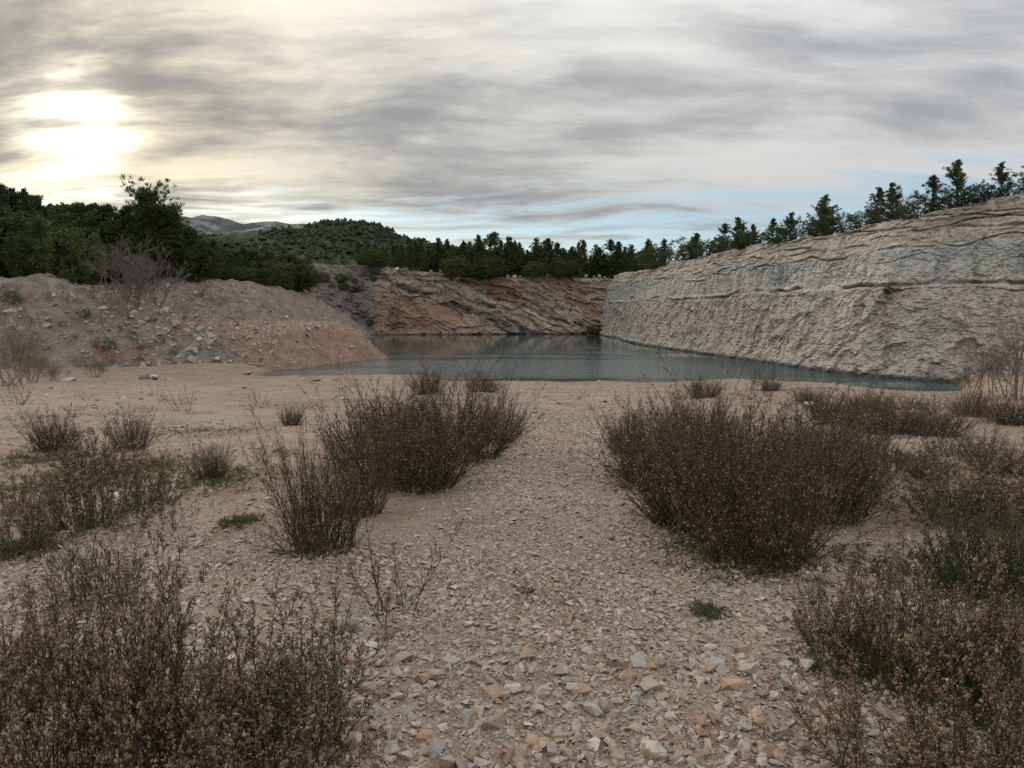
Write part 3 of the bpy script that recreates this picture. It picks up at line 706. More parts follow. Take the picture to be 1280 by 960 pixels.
# scree on the banks
n = 52000
x = grng.uniform(-72, -15, n); y = grng.uniform(62, 150, n)
Zv, s1, sm, s2, h1, hm, h2 = zh(x, y, True)
dn = np.where(s1 > -1, np.clip(.75+.5*fbm(x*.15, y*.15, 0, 3, 81)-.035*np.maximum(s1, 0), .08, 1), np.where(s2 > 0, .40, .25))
dn = np.where(Zv < zg(x, y)-.05, 0, dn); dn = np.where(Zv < .05, 0, dn); dn = np.where(s1 > 22, 0, dn)
ok = grng.uniform(0, 1, n) < dn*.8
x, y, Zv = x[ok], y[ok], Zv[ok]
s = .12*(1-grng.uniform(0, 1, len(x))*(1-(.12/.85)**1.9))**(-1/1.9)
order = np.argsort(-s/np.hypot(x, y)); big = order[:46]; rest = order[46:]
V, Fl = stone_mesh(np.stack([x, y, Zv+s*.1], -1)[rest], s[rest], SMALL, grng, .4)
tag(link('scree', mesh_np('scree', V, [np.concatenate(Fl)], M['scree'])), 'broken grey rock covering the left scree bank', 'scree', kind='stuff')
for i in big:
    c = ['grey', 'tan', 'brown', 'pale'][int(grng.choice(4, p=[.4, .25, .25, .1]))]
    one_stone('boulder', (float(x[i]), float(y[i]), float(Zv[i]+s[i]*.15)), float(s[i])*1.1, c, f'{c} boulder lying among the scree of the left bank', f'{c} boulders on the left bank', 'boulder', .4)
# rubble at the foot of the right-hand face
n = 1600; k = grng.integers(int(len(RC)*.05), int(len(RC)*.80), n)
off = -np.abs(grng.normal(0, 1.0, n))-.2+.8
x = RC[k, 0]+NR[k, 0]*off; y = RC[k, 1]+NR[k, 1]*off
Zv = np.maximum(zg(x, y), .05)+np.maximum(0, off)*.7
s = .12*(1-grng.uniform(0, 1, n)*(1-(.12/.7)**2))**(-.5)
ok = (zg(x, y) > -.1) | (off > -.2)
V, Fl = stone_mesh(np.stack([x, y, Zv], -1)[ok], s[ok], SMALL, grng, .5)
tag(link('rubble', mesh_np('rubble', V, [np.concatenate(Fl)], M['scree'])), 'fallen rubble along the foot of the right cliff', 'rubble', kind='stuff')
# white boulders on the rim of the back wall
rim = [(497, 'pale'), (504, 'pale'), (540, 'tan'), (553, 'pale'), (562, 'grey'), (636, 'pale'), (644, 'pale'), (652, 'tan'), (685, 'grey'), (690, 'pale'), (733, 'grey'), (741, 'grey'), (748, 'pale'), (756, 'tan')]
def on_back(u, off):
    uu = CX+F*VB[:, -1, 0]/VB[:, -1, 1]; j = int(np.argmin(np.abs(uu-u)))
    p = VB[j, -1]; return p[0]+NB[j, 0]*off, p[1]+NB[j, 1]*off, ZB[j]+.15
def on_right(u, off):
    uu = CX+F*VR[:, -1, 0]/np.maximum(VR[:, -1, 1], 1); ok_ = VR[:, -1, 1] > 5
    j = int(np.argmin(np.where(ok_, np.abs(uu-u), 1e9)))
    p = VR[j, -1]; return p[0]+NR[j, 0]*off, p[1]+NR[j, 1]*off, ZR[j]+.2
for u, c in rim:
    p = on_back(u, random.uniform(.5, 1.5)); one_stone('boulder', (p[0], p[1], p[2]+.35), random.uniform(.8, 1.3), c, f'{c} boulder on the rim of the far rock wall below the pines', f'{c} boulders on the far rim', 'boulder')

# ------------------------------------------------------------------ dry bushes
def bush_parts(seed, h, rad, ns, dry=1.0, green=.25, heads=1.0, detail=1.0, fan=.55, leafw=1.0, gmat='green', clump=.62):
    """upright stems that fan from a base; short side twigs; dry leaves, seed heads, green leaves low down"""
    g = np.random.default_rng(seed); K = 7
    a = g.uniform(0, 2*np.pi, ns); r0 = rad*clump*np.sqrt(g.uniform(0, 1, ns))
    b0 = np.stack([r0*np.cos(a), r0*np.sin(a), np.full(ns, -.02)], -1)
    aa = a+g.normal(0, .7, ns); lean = (fan*(.15+1.1*r0/(rad*clump)*g.uniform(.3, 1.2, ns))+g.normal(0, .17, ns)).clip(0, 1.3)
    lean = np.where(g.uniform(0, 1, ns) < .10, g.uniform(.7, 1.35, ns), lean)     # broken or sprawling stems
    lump = (1+.38*vnoise(b0[:, 0]/rad*2.4+seed, b0[:, 1]/rad*2.4, 0, seed))*(1-.25*(r0/(rad*clump))**2)
    L = h*np.where(g.uniform(0, 1, ns) < .12, g.uniform(.95, 1.2, ns), g.uniform(.45, 1.0, ns))*lump
    t = np.linspace(0, 1, K)
    hor = np.stack([np.cos(aa), np.sin(aa), 0*aa], -1)
    th = lean[:, None]*(1.1-.35*t[None])           # leans out, then turns up
    seg = np.stack([np.sin(th)[..., None]*hor[:, None, :2], ], 0)[0]
    dirs = np.concatenate([seg, np.cos(th)[..., None]], -1)+np.cumsum(g.normal(0, .075, (ns, K, 3)), 1)
    P = b0[:, None]+np.cumsum(dirs*(L/(K-1))[:, None, None], 1)-dirs[:, :1]*(L/(K-1))[:, None, None]
    Rr = (.0042*(h/.9)**.5)*g.uniform(.7, 1.2, (ns, 1))*(1-.75*t[None])
    stemv = [tubes(P, Rr)]
    # twigs on the upper part
    nt_ = max(3, int(13*detail)); tt = g.uniform(.28, 1.0, (ns, nt_))**.8
    f = tt*(K-1); i0 = np.clip(f.astype(int), 0, K-2); fr_ = (f-i0)[..., None]
    ii = np.arange(ns)[:, None]
    base = P[ii, i0]*(1-fr_)+P[ii, i0+1]*fr_
    ax = unit(P[ii, i0+1]-P[ii, i0])
    rd = unit(np.cross(ax, g.normal(size=ax.shape)))
    td = unit(ax*.9+rd*.75+np.array([0, 0, .25]))
    tl = h*.14*g.uniform(.4, 1.25, (ns, nt_))*(1.25-.7*tt)
    tip = base+td*tl[..., None]
    TB, TT = base.reshape(-1, 3), tip.reshape(-1, 3)
    Pt = np.stack([TB, (TB+TT)/2+g.normal(0, .004, TB.shape), TT], 1)
    stemv.append(tubes(Pt, np.array([[.0016, .0013, .0007]])*np.ones((len(TB), 1))))
    def along(nper, lo=.15):
        q = g.uniform(lo, 1.05, (len(TB), nper))[..., None]
        p = TB[:, None]*(1-q)+TT[:, None]*q
        return p.reshape(-1, 3), np.repeat((TT-TB)[:, None], nper, 1).reshape(-1, 3)
    out = {}
    V, Fs = merge(stemv); out['stem'] = (V, Fs, M['stem'])
    nl = max(1, int(5*dry*detail)); p, dd = along(nl, .05)
    dd = unit(dd)+g.normal(0, .7, dd.shape)
    ll = h**.5*.018*g.uniform(.5, 1.3, len(p))
    lv = [blades(p, dd, ll, ll*.30*leafw, g)]
    # leaves straight on the stems
    ml = int(ns*12*dry*detail); si = g.integers(0, ns, ml); q = g.uniform(.15, .98, ml)*(K-1); j = np.clip(q.astype(int), 0, K-2); fq = (q-j)[:, None]
    p2 = P[si, j]*(1-fq)+P[si, j+1]*fq
    l2 = .024*h**.5*g.uniform(.5, 1.2, ml)
    lv.append(blades(p2, unit(P[si, j+1]-P[si, j])+g.normal(0, .6, (ml, 3)), l2, l2*.26*leafw, g))
    V, Fs = merge(lv); out['foliage'] = (V, Fs, M['dry'])
    if heads > 0:
        p, dd = along(max(1, int(4*heads*detail)), .5); keep = g.uniform(0, 1, len(p)) < .8*min(1, heads)
        p = p[keep]+g.normal(0, .004, (keep.sum(), 3))
        out['seed_head'] = tufts(p, .0052*h**.4*g.uniform(.6, 1.4, len(p)), g)
        out['seed_head'] = (out['seed_head'][0], [out['seed_head'][1]], M['head'])
    if green > 0:
        m_ = int(ns*26*green*detail); si = g.integers(0, ns, m_); q = g.uniform(.03, .30+.5*green, m_)*(K-1); j = np.clip(q.astype(int), 0, K-2); fq = (q-j)[:, None]
        p3 = P[si, j]*(1-fq)+P[si, j+1]*fq+g.normal(0, .02, (m_, 3))
        l3 = .045*h**.4*g.uniform(.5, 1.3, m_)
        dd = g.normal(0, .7, (m_, 3))+np.array([0, 0, .7])
        V, Fq = blades(p3, dd, l3, l3*.24, g); out['green_leaf'] = (V, [Fq], M[gmat])
    return out
BM = {}
def bush_proto(key, **kw):
    o = bush_parts(**kw)
    BM[key] = {k: mesh_np(k, V, Fs, m) for k, (V, Fs, m) in o.items()}
# near plants: dense brown heads; middle: dark upright; sparse; grey-green
for i in range(5): bush_proto(f'near{i}', seed=100+i, h=.62, rad=.30, ns=46, dry=.8, green=.4+.2*(i % 3), heads=1.5, detail=1.2, fan=.46)
for i in range(4): bush_proto(f'mid{i}', seed=120+i, h=.85, rad=.42, ns=150, dry=.8, green=.30, heads=.7, detail=.8, fan=.46)
for i in range(2): bush_proto(f'big{i}', seed=130+i, h=.95, rad=.55, ns=230, dry=.8, green=.34, heads=.7, detail=.9, fan=.48)
for i in range(3): bush_proto(f'low{i}', seed=140+i, h=.45, rad=.32, ns=60, dry=.8, green=.5, heads=.6, detail=.7, fan=.65)
for i in range(2): bush_proto(f'sparse{i}', seed=150+i, h=.50, rad=.14, ns=9, dry=.55, green=.2, heads=.4, detail=.9, fan=.62)
for i in range(2): bush_proto(f'sage{i}', seed=160+i, h=.6, rad=.4, ns=110, dry=.35, green=1.3, heads=.5, detail=.8, fan=.6, gmat='sage')
for i in range(2): bush_proto(f'twiggy{i}', seed=170+i, h=.6, rad=.25, ns=14, dry=.12, green=.02, heads=.1, detail=.5, fan=.85)
PH, PW = {}, {}
for k_, d_ in BM.items():
    c_ = np.empty(len(d_['stem'].vertices)*3, np.float32); d_['stem'].vertices.foreach_get('co', c_); c_ = c_.reshape(-1, 3)
    PH[k_] = float(np.percentile(c_[:, 2], 98.5)); PW[k_] = float(np.percentile(c_[:, 0], 97)-np.percentile(c_[:, 0], 3))
def place_bush(kind, u, v, hpx, wpx, label, group=None, name='dry_bush', cat='bush', pos=None):
    k = kind
    p = pos or ground_hit(u, v)
    dd = p[1]*math.cos(PITCH)+(CAMZ-p[2])*math.sin(PITCH)
    hm_ = hpx/F*dd; wm = wpx/F*dd
    e = bpy.data.objects.new(name, None); COL.objects.link(e); e.empty_display_size = .1
    sz = hm_/PH[k]; sx = min(max(wm/PW[k]*.98, .55*sz), 1.7*sz)
    e.location = p; e.rotation_euler = (0, 0, random.uniform(0, 6.28)); e.scale = (sx, sx, sz)
    tag(e, label, cat, group)
    for pn, me_ in BM[kind].items():
        c = link(pn, me_, e); c['kind'] = 'stuff'
    return e
BUSHES = [
 # near left mass
 ('near0', 245, 985, 285, 240, 'tall brown seed-headed bush filling the lower left corner, its tallest stems mid-clump'),
 ('near1', 60, 1000, 300, 230, 'dry brown bush at the very lower left edge of the picture'),
 ('near2', 375, 945, 210, 170, 'dark leaning bush at the right end of the near left clump'),
 ('near3', 150, 1050, 290, 240, 'brown bush at the bottom edge between the corner bush and the tall one'),
 ('near4', 320, 1030, 230, 220, 'low brown bush at the bottom edge under the dark leaning bush'),
 ('near1', 185, 930, 200, 190, 'brown bush just behind the tall seed-headed bush on the left'),
 ('near3', 20, 890, 150, 120, 'brown stems at the left edge above the corner bush'),
 ('low0', 120, 755, 95, 120, 'small bush with a leaning stem on the gravel left of centre'),
 ('sparse0', 490, 775, 125, 100, 'sparse dry plant of a few stems beside the grey-green rock'),
 ('twiggy0', 225, 662, 40, 60, 'small bare twigs on the bare sand behind the near left clump'),
 ('twiggy1', 330, 675, 40, 40, 'tiny bare twig plant on sand left of the middle clump'),
 ('sparse1', 600, 706, 28, 28, 'tiny green-based seedling alone on the middle of the path'),
 # left flat
 ('near2', 38, 690, 95, 85, 'dark brown bush at the left edge of the left flat, nearest of that group'),
 ('near4', 112, 655, 125, 115, 'tallest brown bush of the group on the left flat'),
 ('low1', 185, 630, 75, 85, 'low brown bush right of the tallest one on the left flat'),
 ('mid0', 70, 562, 50, 62, 'dark spiky tuft at the back left of the left flat'),
 ('mid1', 163, 562, 55, 58, 'dark upright tuft behind the tallest bush of the left flat'),
 ('low2', 110, 585, 42, 80, 'low greenish bush between the two dark tufts on the left flat'),
 ('mid2', 266, 597, 48, 52, 'round dark tuft alone at the right of the left flat'),
 ('sparse0', 318, 577, 38, 34, 'small leaning dry plant right of the round dark tuft'),
 ('mid3', 365, 532, 28, 28, 'small dark tuft alone on the sand left of the middle clump'),
 ('twiggy1', 232, 514, 38, 50, 'bare forked twigs standing alone on the far left sand'),
 ('sparse1', 325, 505, 24, 40, 'thin weed on the far sand right of the forked twigs'),
 ('twiggy0', 22, 506, 28, 70, 'bare spreading twigs at the left edge of the far sand'),
 ('twiggy1', 108, 500, 18, 30, 'tiny bare twigs on the far left sand below the bank'),
 ('low0', 30, 640, 40, 60, 'low green weed at the left edge under the dark brown bush'),
 # middle clump
 ('mid0', 405, 688, 150, 105, 'nearest bush of the middle clump, with narrow base and open brown stems'),
 ('mid2', 450, 642, 115, 100, 'second bush of the middle clump, just behind the nearest'),
 ('big0', 520, 606, 125, 150, 'broad dark bush in the centre of the middle clump'),
 ('mid3', 468, 585, 95, 110, 'bush at the back left of the middle clump'),
 ('big1', 575, 572, 95, 140, 'wide dark bush at the back right of the middle clump'),
 ('mid1', 622, 552, 66, 75, 'rightmost bush of the middle clump, leaning to the path'),
 ('mid0', 500, 545, 65, 100, 'hindmost bush of the middle clump facing the water'),
 ('mid2', 535, 492, 34, 55, 'small bush on the sand by the near shore, left of two'),
 ('mid1', 605, 490, 26, 50, 'small bush on the sand by the near shore, right of two'),
 ('twiggy0', 388, 479, 12, 24, 'tiny twigs at the waterline beside the shoreline stones'),
 ('twiggy1', 442, 480, 16, 20, 'tiny twigs on the shore right of the shoreline stones'),
 # right mass
 ('big0', 950, 698, 185, 190, 'nearest and tallest bush of the big right clump'),
 ('big1', 878, 655, 150, 170, 'bush on the path side of the big right clump'),
 ('mid1', 1035, 645, 135, 150, 'bush at the right end of the big right clump'),
 ('mid3', 822, 600, 90, 120, 'bush at the left end of the big right clump, beside the path'),
 ('big1', 930, 612, 115, 200, 'wide bush in the middle of the big right clump'),
 ('mid2', 786, 568, 62, 65, 'small bush at the far left tip of the big right clump'),
 ('mid0', 1015, 585, 80, 130, 'bush at the back right of the big right clump'),
 ('big0', 880, 560, 70, 170, 'hindmost broad bush of the big right clump'),
 ('sage0', 1083, 625, 70, 60, 'grey-green plant touching the right end of the big clump'),
 ('low1', 1110, 590, 50, 60, 'low greenish plant behind the grey-green one on the right'),
 ('mid1', 880, 497, 28, 58, 'small dark bush alone on the crest above the water'),
 ('mid3', 963, 488, 17, 30, 'tiny bush on the crest right of the rocks'),
 ('mid0', 1040, 528, 42, 70, 'leftmost bush of the row before the right water edge'),
 ('big1', 1100, 540, 52, 105, 'broad middle bush of the row before the right water edge'),
 ('mid2', 1172, 545, 46, 90, 'rightmost bush of the row before the right water edge'),
 ('mid3', 1085, 516, 28, 80, 'low bush behind the row before the right water edge'),
 ('low2', 1085, 560, 40, 60, 'low green-brown bush in front of the row by the water'),
 ('mid1', 1010, 503, 22, 50, 'small tuft behind the right rock pile by the water'),
 ('low1', 1140, 512, 24, 70, 'low tuft at the water behind the bush row'),
 ('mid2', 1215, 520, 34, 60, 'dark tuft at the right end of the water'),
 ('mid0', 1260, 530, 40, 70, 'dark tuft under the leafless tree at the right edge'),
 ('low0', 1195, 570, 36, 80, 'low greenish tuft on the stony right flat'),
 # right edge
 ('near4', 1205, 655, 95, 130, 'brown bush on the right flat, left of two'),
 ('near2', 1262, 650, 95, 120, 'brown bush at the right picture edge on the flat'),
 ('sage1', 1225, 735, 125, 150, 'large grey-green bush on the right, behind the near brown ones'),
 ('sage0', 1275, 730, 110, 120, 'grey-green bush cut by the right picture edge'),
 ('mid2', 1160, 600, 40, 60, 'small brown tuft on the right flat behind the brown bushes'),
 ('mid3', 1245, 590, 50, 80, 'dark tuft at the right edge of the flat'),
 ('near0', 1045, 812, 125, 130, 'dark green-brown bush beside the path, leftmost of the near right group'),
 ('near1', 1120, 850, 165, 170, 'tall dark bush in the middle of the near right group'),
 ('near3', 1205, 865, 170, 160, 'brown bush right of the tall dark one in the near right group'),
 ('sage1', 1265, 890, 140, 150, 'grey-green bush at the right edge in the near right group'),
 ('near4', 1110, 985, 140, 170, 'low brown bush at the bottom edge beside the path on the right'),
 ('near0', 1200, 1010, 190, 190, 'dense brown bush at the bottom edge on the right'),
 ('near1', 1290, 1000, 220, 190, 'brown bush in the lower right corner'),
]
for b in BUSHES: place_bush(*b)

# green weeds round the bushes
wrng = np.random.default_rng(5); WP = []
for (u, v, ru, n) in [(95, 600, 80, 700), (160, 590, 70, 500), (265, 600, 60, 330), (45, 575, 60, 400), (150, 640, 60, 200), (20, 690, 30, 160), (1220, 740, 90, 500), (1080, 830, 50, 250), (1230, 640, 70, 400), (300, 900, 60, 120), (310, 650, 18, 40), (240, 540, 60, 180), (325, 508, 25, 60), (100, 660, 20, 60),
                      (790, 592, 22, 260), (800, 608, 25, 90), (890, 690, 60, 260), (960, 700, 50, 200), (1130, 575, 40, 260), (1160, 590, 50, 120), (885, 768, 14, 70), (1040, 845, 16, 120), (1060, 700, 40, 60),
                      (1180, 880, 50, 200), (660, 745, 10, 10), (295, 655, 16, 60), (80, 520, 70, 120), (390, 508, 25, 50), (1180, 640, 40, 90)]:
    c = np.array(ground_hit(u, v)); rr = ru/F*c[1]
    q = wrng.normal(0, .62, (n, 2))*rr
    xy = np.stack([c[0]+q[:, 0], c[1]+q[:, 1]*1.4], -1)
    WP.append(np.concatenate([xy, zg(xy[:, 0], xy[:, 1])[:, None]], 1))
WP = np.concatenate(WP); k = 6
Pw = np.repeat(WP, k, 0)+wrng.normal(0, .012, (len(WP)*k, 3))*np.array([1, 1, 0])
dw = wrng.normal(0, .75, (len(Pw), 3)); dw[:, 2] = np.abs(dw[:, 2])*.6+.45
lw = wrng.uniform(.02, .06, len(Pw))
V, Fq = blades(Pw, dw, lw, lw*.20, wrng)
tag(link('weeds', mesh_np('weeds', V, [Fq], M['green'])), 'low green weeds growing round the bushes and on the flat', 'weeds', kind='stuff')
# dead twigs and straw lying on the gravel
n = 260; xx = wrng.uniform(-3, 4, n); yy = wrng.uniform(2.4, 9, n); an = wrng.uniform(0, 6.28, n); L = wrng.uniform(.04, .22, n)
zz = zg(xx, yy)+.02
P3 = np.stack([np.stack([xx+np.cos(an)*L*(t-.5)+wrng.normal(0, .008, n), yy+np.sin(an)*L*(t-.5)+wrng.normal(0, .008, n), zz+wrng.normal(0, .008, n)], -1) for t in (0, .33, .66, 1)], 1)
V, Fq = tubes(P3, np.full((n, 4), .0018))
tag(link('straw', mesh_np('straw', V, [Fq], M['twig_tan'])), 'broken dry twigs and straw scattered on the gravel', 'straw', kind='stuff')

# ------------------------------------------------------------------ trees
def crown_blades(C, nper, rad, L, W, g, up=.25):
    n = len(C)
    o = g.normal(size=(n, nper, 3)); o = unit(o)*rad*g.uniform(.1, 1, (n, nper, 1))
    p = (C[:, None]+o*.6).reshape(-1, 3)
    dd = o.reshape(-1, 3)/rad+np.array([0, 0, up])+g.normal(0, .25, (n*nper, 3))
    l = L*g.uniform(.6, 1.25, n*nper)
    return blades(p, dd, l, l*W, g)
def pine(seed, h=1.0, spread=.30, lowest=.10, nb=34, nper=20, open_=.5, mat='pine', flat=0.0):
    """unit-height pine: trunk, rising limbs, needle sprays along their outer part"""
    g = np.random.default_rng(seed); K = 6
    t = np.linspace(0, 1, K)
    tr = np.stack([.03*np.sin(t*3+seed)+0*t, .03*np.cos(t*2.3+seed)-.03*math.cos(seed), t*.97-.03], -1)[None]
    V1 = [tubes(tr, (.018*(1-.85*t))[None], 6)]
    hb = lowest+(1-lowest)*np.sort(g.uniform(0, 1, nb)**.95)
    az = np.arange(nb)*2.4+g.normal(0, .5, nb)
    rel = (hb-lowest)/(1-lowest)
    shape = (1-rel)**.78*(.55+.45*np.minimum(1, rel/.2)) if flat == 0 else np.sqrt(np.clip(1-(rel*1.0)**3, 0, 1))*(.5+.5*rel)
    ln = spread*(shape+.035)*g.uniform(.4, 1.35, nb)
    pit = g.uniform(.25, .8, nb)+.35*rel
    hz = np.stack([np.cos(az)*np.cos(pit), np.sin(az)*np.cos(pit), np.sin(pit)], -1)
    b0 = np.stack([np.interp(hb, t, tr[0, :, 0]), np.interp(hb, t, tr[0, :, 1]), hb*.96-.03], -1)
    q = np.linspace(0, 1, 4)
    PB = b0[:, None]+hz[:, None]*(ln[:, None]*q[None])[..., None]+np.array([0, 0, 1])*(ln[:, None]*.25*q[None]**2)[..., None]
    V1.append(tubes(PB, (.0055*(1-.8*q))[None]*np.ones((nb, 1))))
    Cs = []
    for i in range(nb):
        m = max(3, int(3+ln[i]/spread*9)); qq = g.uniform(.25, 1.08, m)
        c = b0[i]+hz[i]*(ln[i]*qq)[:, None]+np.array([0, 0, 1])*(ln[i]*.25*qq**2)[:, None]
        Cs.append(c+g.normal(0, .008+.05*ln[i], (m, 3))*np.array([1, 1, .8]))
    Cs.append(tr[0, -1]+g.normal(0, .008, (6, 3))+np.array([0, 0, -.03])*np.arange(6)[:, None])
    C = np.concatenate(Cs)
    Vt, Ft = merge(V1)
    Vc, Fc = crown_blades(C, nper, .030, .042, .20, g, .9)
    return mesh_np('trunk', Vt, Ft, M['bark']), mesh_np('crown', Vc, [Fc], M[mat])
def shrub(seed, mat='oak', n=260, nper=20, low=-.02):
    """unit-height rounded evergreen, foliage nearly to the ground"""
    g = np.random.default_rng(seed)
    p = unit(g.normal(size=(n, 3))); lob = 1+.28*fbm(p[:, 0]*1.8+seed, p[:, 1]*1.8, p[:, 2]*1.8, 2, seed)
    r = g.uniform(.35, 1, n)**.45*lob
    C = np.stack([p[:, 0]*.5*r, p[:, 1]*.5*r, .46+p[:, 2]*.46*r], -1); C[:, 2] = np.maximum(C[:, 2], low+.04)
    b = np.zeros((9, 3, 3)); tips = C[g.integers(0, n, 9)]
    b[:, 1] = tips*np.array([.35, .35, .5]); b[:, 2] = tips
    Vt, Ft = tubes(b, np.array([[.02, .012, .004]])*np.ones((9, 1)), 4)
    Vc, Fc = crown_blades(C, nper, .06, .055, .38, g, .3)
    return mesh_np('trunk', Vt, [Ft], M['bark']), mesh_np('crown', Vc, [Fc], M[mat])
def bare(seed, mat='twig', n0=7, spread=.55, gens=(6, 6, 5)):
    g = np.random.default_rng(seed)
    a = g.uniform(0, 6.28, n0); ln = g.uniform(.05, spread, n0)
    d0 = unit(np.stack([np.cos(a)*ln, np.sin(a)*ln, np.full(n0, .8)], -1)); B = np.zeros((n0, 3)); B[:, :2] = g.normal(0, .09, (n0, 2)); L = np.full(n0, .55)*g.uniform(.7, 1.1, n0); rr = .0062
    parts = []; D = d0
    for gi in range(len(gens)+1):
        E = B+D*L[:, None]; mid = (B+E)/2+g.normal(0, .03, B.shape)*L[:, None]*2
        parts.append(tubes(np.stack([B, mid, E], 1), np.array([[rr, rr*.8, rr*.55]])*np.ones((len(B), 1))))
        if gi == len(gens): break
        m = gens[gi]; q = g.uniform(.3, 1, (len(B), m, 1))
        NB_ = (B[:, None]*(1-q)+E[:, None]*q).reshape(-1, 3)
        ND = unit(np.repeat(D[:, None], m, 1)+g.normal(0, .48, (len(B), m, 3))+np.array([0, 0, .12])).reshape(-1, 3)
        L = np.repeat(L, m)*g.uniform(.35, .62, len(NB_)); B, D = NB_, ND; rr *= .52
    V, Fs = merge(parts); V[:, 2] = np.maximum(V[:, 2], -.02)
    return None, mesh_np('branch', V/max(V[:, 2].max(), .1), Fs, M[mat])
TP = {}
for i in range(5): TP[f'pine{i}'] = pine(200+i, spread=.33+.04*(i % 3), lowest=.02+.03*(i % 2), nb=52+5*(i % 3))
for i in range(4): TP[f'dark{i}'] = pine(220+i, spread=.34+.03*(i % 2), lowest=.05, nb=58, nper=18, mat='pine_dark')
for i in range(2): TP[f'umbrella{i}'] = pine(230+i, spread=.42, lowest=.45, nb=80, nper=18, mat='pine_dark', flat=1.0)
for i in range(4): TP[f'shrub{i}'] = shrub(240+i, 'oak' if i % 2 else 'pine')
for i in range(2): TP[f'scrub{i}'] = shrub(250+i, 'pine_dark', 120, 14)
TP['autumn0'] = shrub(260, 'autumn', 90, 12)
for i in range(2): TP[f'bare{i}'] = bare(270+i)
TP['baretan0'] = bare(280, 'twig_tan', 16, .8, (6, 6, 4))
def place_tree(kind, p, h, label, group=None, wide=1.0, name=None, cat=None):
    nm = name or ('pine_tree' if kind[:4] in ('pine', 'dark', 'umbr') else 'bare_tree' if kind.startswith('bare') else 'shrub')
    e = bpy.data.objects.new(nm, None); COL.objects.link(e); e.empty_display_size = .3
    e.location = p; e.rotation_euler = (random.gauss(0, .03), random.gauss(0, .03), random.uniform(0, 6.28)); e.scale = (h*wide, h*wide, h)
    tag(e, label, cat or ('tree' if nm != 'shrub' else 'shrub'), group)
    for me_ in TP[kind]:
        if me_:
            c = link(me_.name.split('.')[0], me_, e)
            if me_.name.startswith('branch'): c['kind'] = 'stuff'
    return e
# right rim: (u, top v) with the rim height there known
RIM_V = np.array([[800, 333], [850, 318], [900, 316], [960, 303], [1000, 291], [1060, 277], [1150, 262], [1200, 255], [1280, 243], [1400, 225]], float)
def right_tree(kind, u, vtop, label, off=1.5, group=None, wide=1.0):
    p = on_right(u, off); dd = p[1]
    h = max(1.0, CAMZ+(388-vtop)/F*dd-p[2]+.3)
    return place_tree(kind, (p[0], p[1], p[2]-.25), h, label, group, wide)
for a in [
 ('pine0', 1174, 203, 'tallest pine on the right rim, pointed and open'), ('pine1', 1222, 206, 'pine on the right rim, second from the picture edge'),
 ('pine2', 1264, 203, 'pine on the right rim at the picture edge'), ('pine3', 1146, 223, 'small pine on the right rim just left of the tallest'),
 ('pine4', 1068, 232, 'broad pine on the right rim with two tops, right one'), ('dark0', 1052, 236, 'broad pine on the right rim with two tops, left one'),
 ('pine1', 1012, 246, 'slim pine on the right rim left of the broad pair'), ('dark1', 986, 255, 'dense pine on the right rim next to the slim one'),
 ('pine2', 957, 267, 'open-topped pine on the rim above the hanging green shrub'), ('pine3', 932, 275, 'pine with narrow top midway along the right rim'),
 ('dark2', 913, 282, 'dark pine left of the narrow-topped one on the right rim'), ('pine0', 895, 273, 'tall pine midway along the right rim'),
 ('dark3', 880, 280, 'pine at the left of the taller midway group'), ('dark0', 854, 292, 'pine at the left part of the right rim, taller of its group'),
 ('pine4', 838, 297, 'pine in the left group on the right rim, middle one'), ('dark1', 820, 299, 'pine in the left group on the right rim, leftmost'),
]: right_tree(*a, wide=random.uniform(1.0, 1.45), off=random.uniform(.6, 4.5))
for (kind, u, vt, label, off) in [('shrub0', 972, 298, 'round green shrub hanging over the right rim', -.6), ('shrub2', 899, 305, 'green shrub on the upper edge of the right cliff', -.8),
   ('shrub1', 925, 290, 'broad shrub between the pines at the middle of the right rim', .2), ('shrub3', 1208, 232, 'dense round shrub on the rim under the tall pines', .3), ('scrub0', 1270, 228, 'dark shrub on the rim at the picture edge', .5)]:
    right_tree(kind, u, vt, label, off, None, 1.25)
for i, u in enumerate(range(1035, 1330, 13)):
    right_tree(f'scrub{i % 2}', u+random.uniform(-5, 5), np.interp(u, RIM_V[:, 0], RIM_V[:, 1])-random.uniform(9, 19), 'low dark shrub in the hedge along the right rim', random.uniform(.3, 2.5), 'low shrubs along the right rim', 1.6)
for i, u in enumerate(range(815, 1030, 12)):
    right_tree(f'scrub{i % 2}' if i % 3 else f'shrub{i % 4}', u+random.uniform(-5, 5), np.interp(u, RIM_V[:, 0], RIM_V[:, 1])-random.uniform(12, 28), 'low shrub at the foot of the pines on the rim', random.uniform(.2, 3), 'low shrubs under the right rim pines', 1.5)
right_tree('bare0', 1095, 238, 'leafless pale tree on the right rim beside the broad pines', 3)
# bare outlying plants on the right
def at_wall(u, v):
    dr = pix_dir(u, v); dr = dr/dr[1]
    Q = VR.reshape(-1, 3); ok_ = Q[:, 1] > 20
    uu = Q[:, 0]/np.maximum(Q[:, 1], 1); zz_ = (Q[:, 2]-CAMZ)/np.maximum(Q[:, 1], 1)
    j = np.argmin(np.where(ok_, (uu-dr[0])**2+(zz_-dr[2])**2, 1e9)); return tuple(float(k) for k in Q[j])
p = at_wall(1110, 366); place_tree('shrub1', (p[0]-.2, p[1]-.2, p[2]-.15), 1.0, 'small green shrub growing on the ledge of the right cliff', None, 1.2)
p = at_wall(1122, 364); place_tree('scrub1', (p[0]-.2, p[1]-.2, p[2]-.1), .7, 'tiny shrub next to the green one on the cliff ledge', None, 1.2)
place_tree('shrub3', (24.6, 222, -.2), 3.6, 'green shrub at the water in the corner of the two rock walls', None, 1.6)
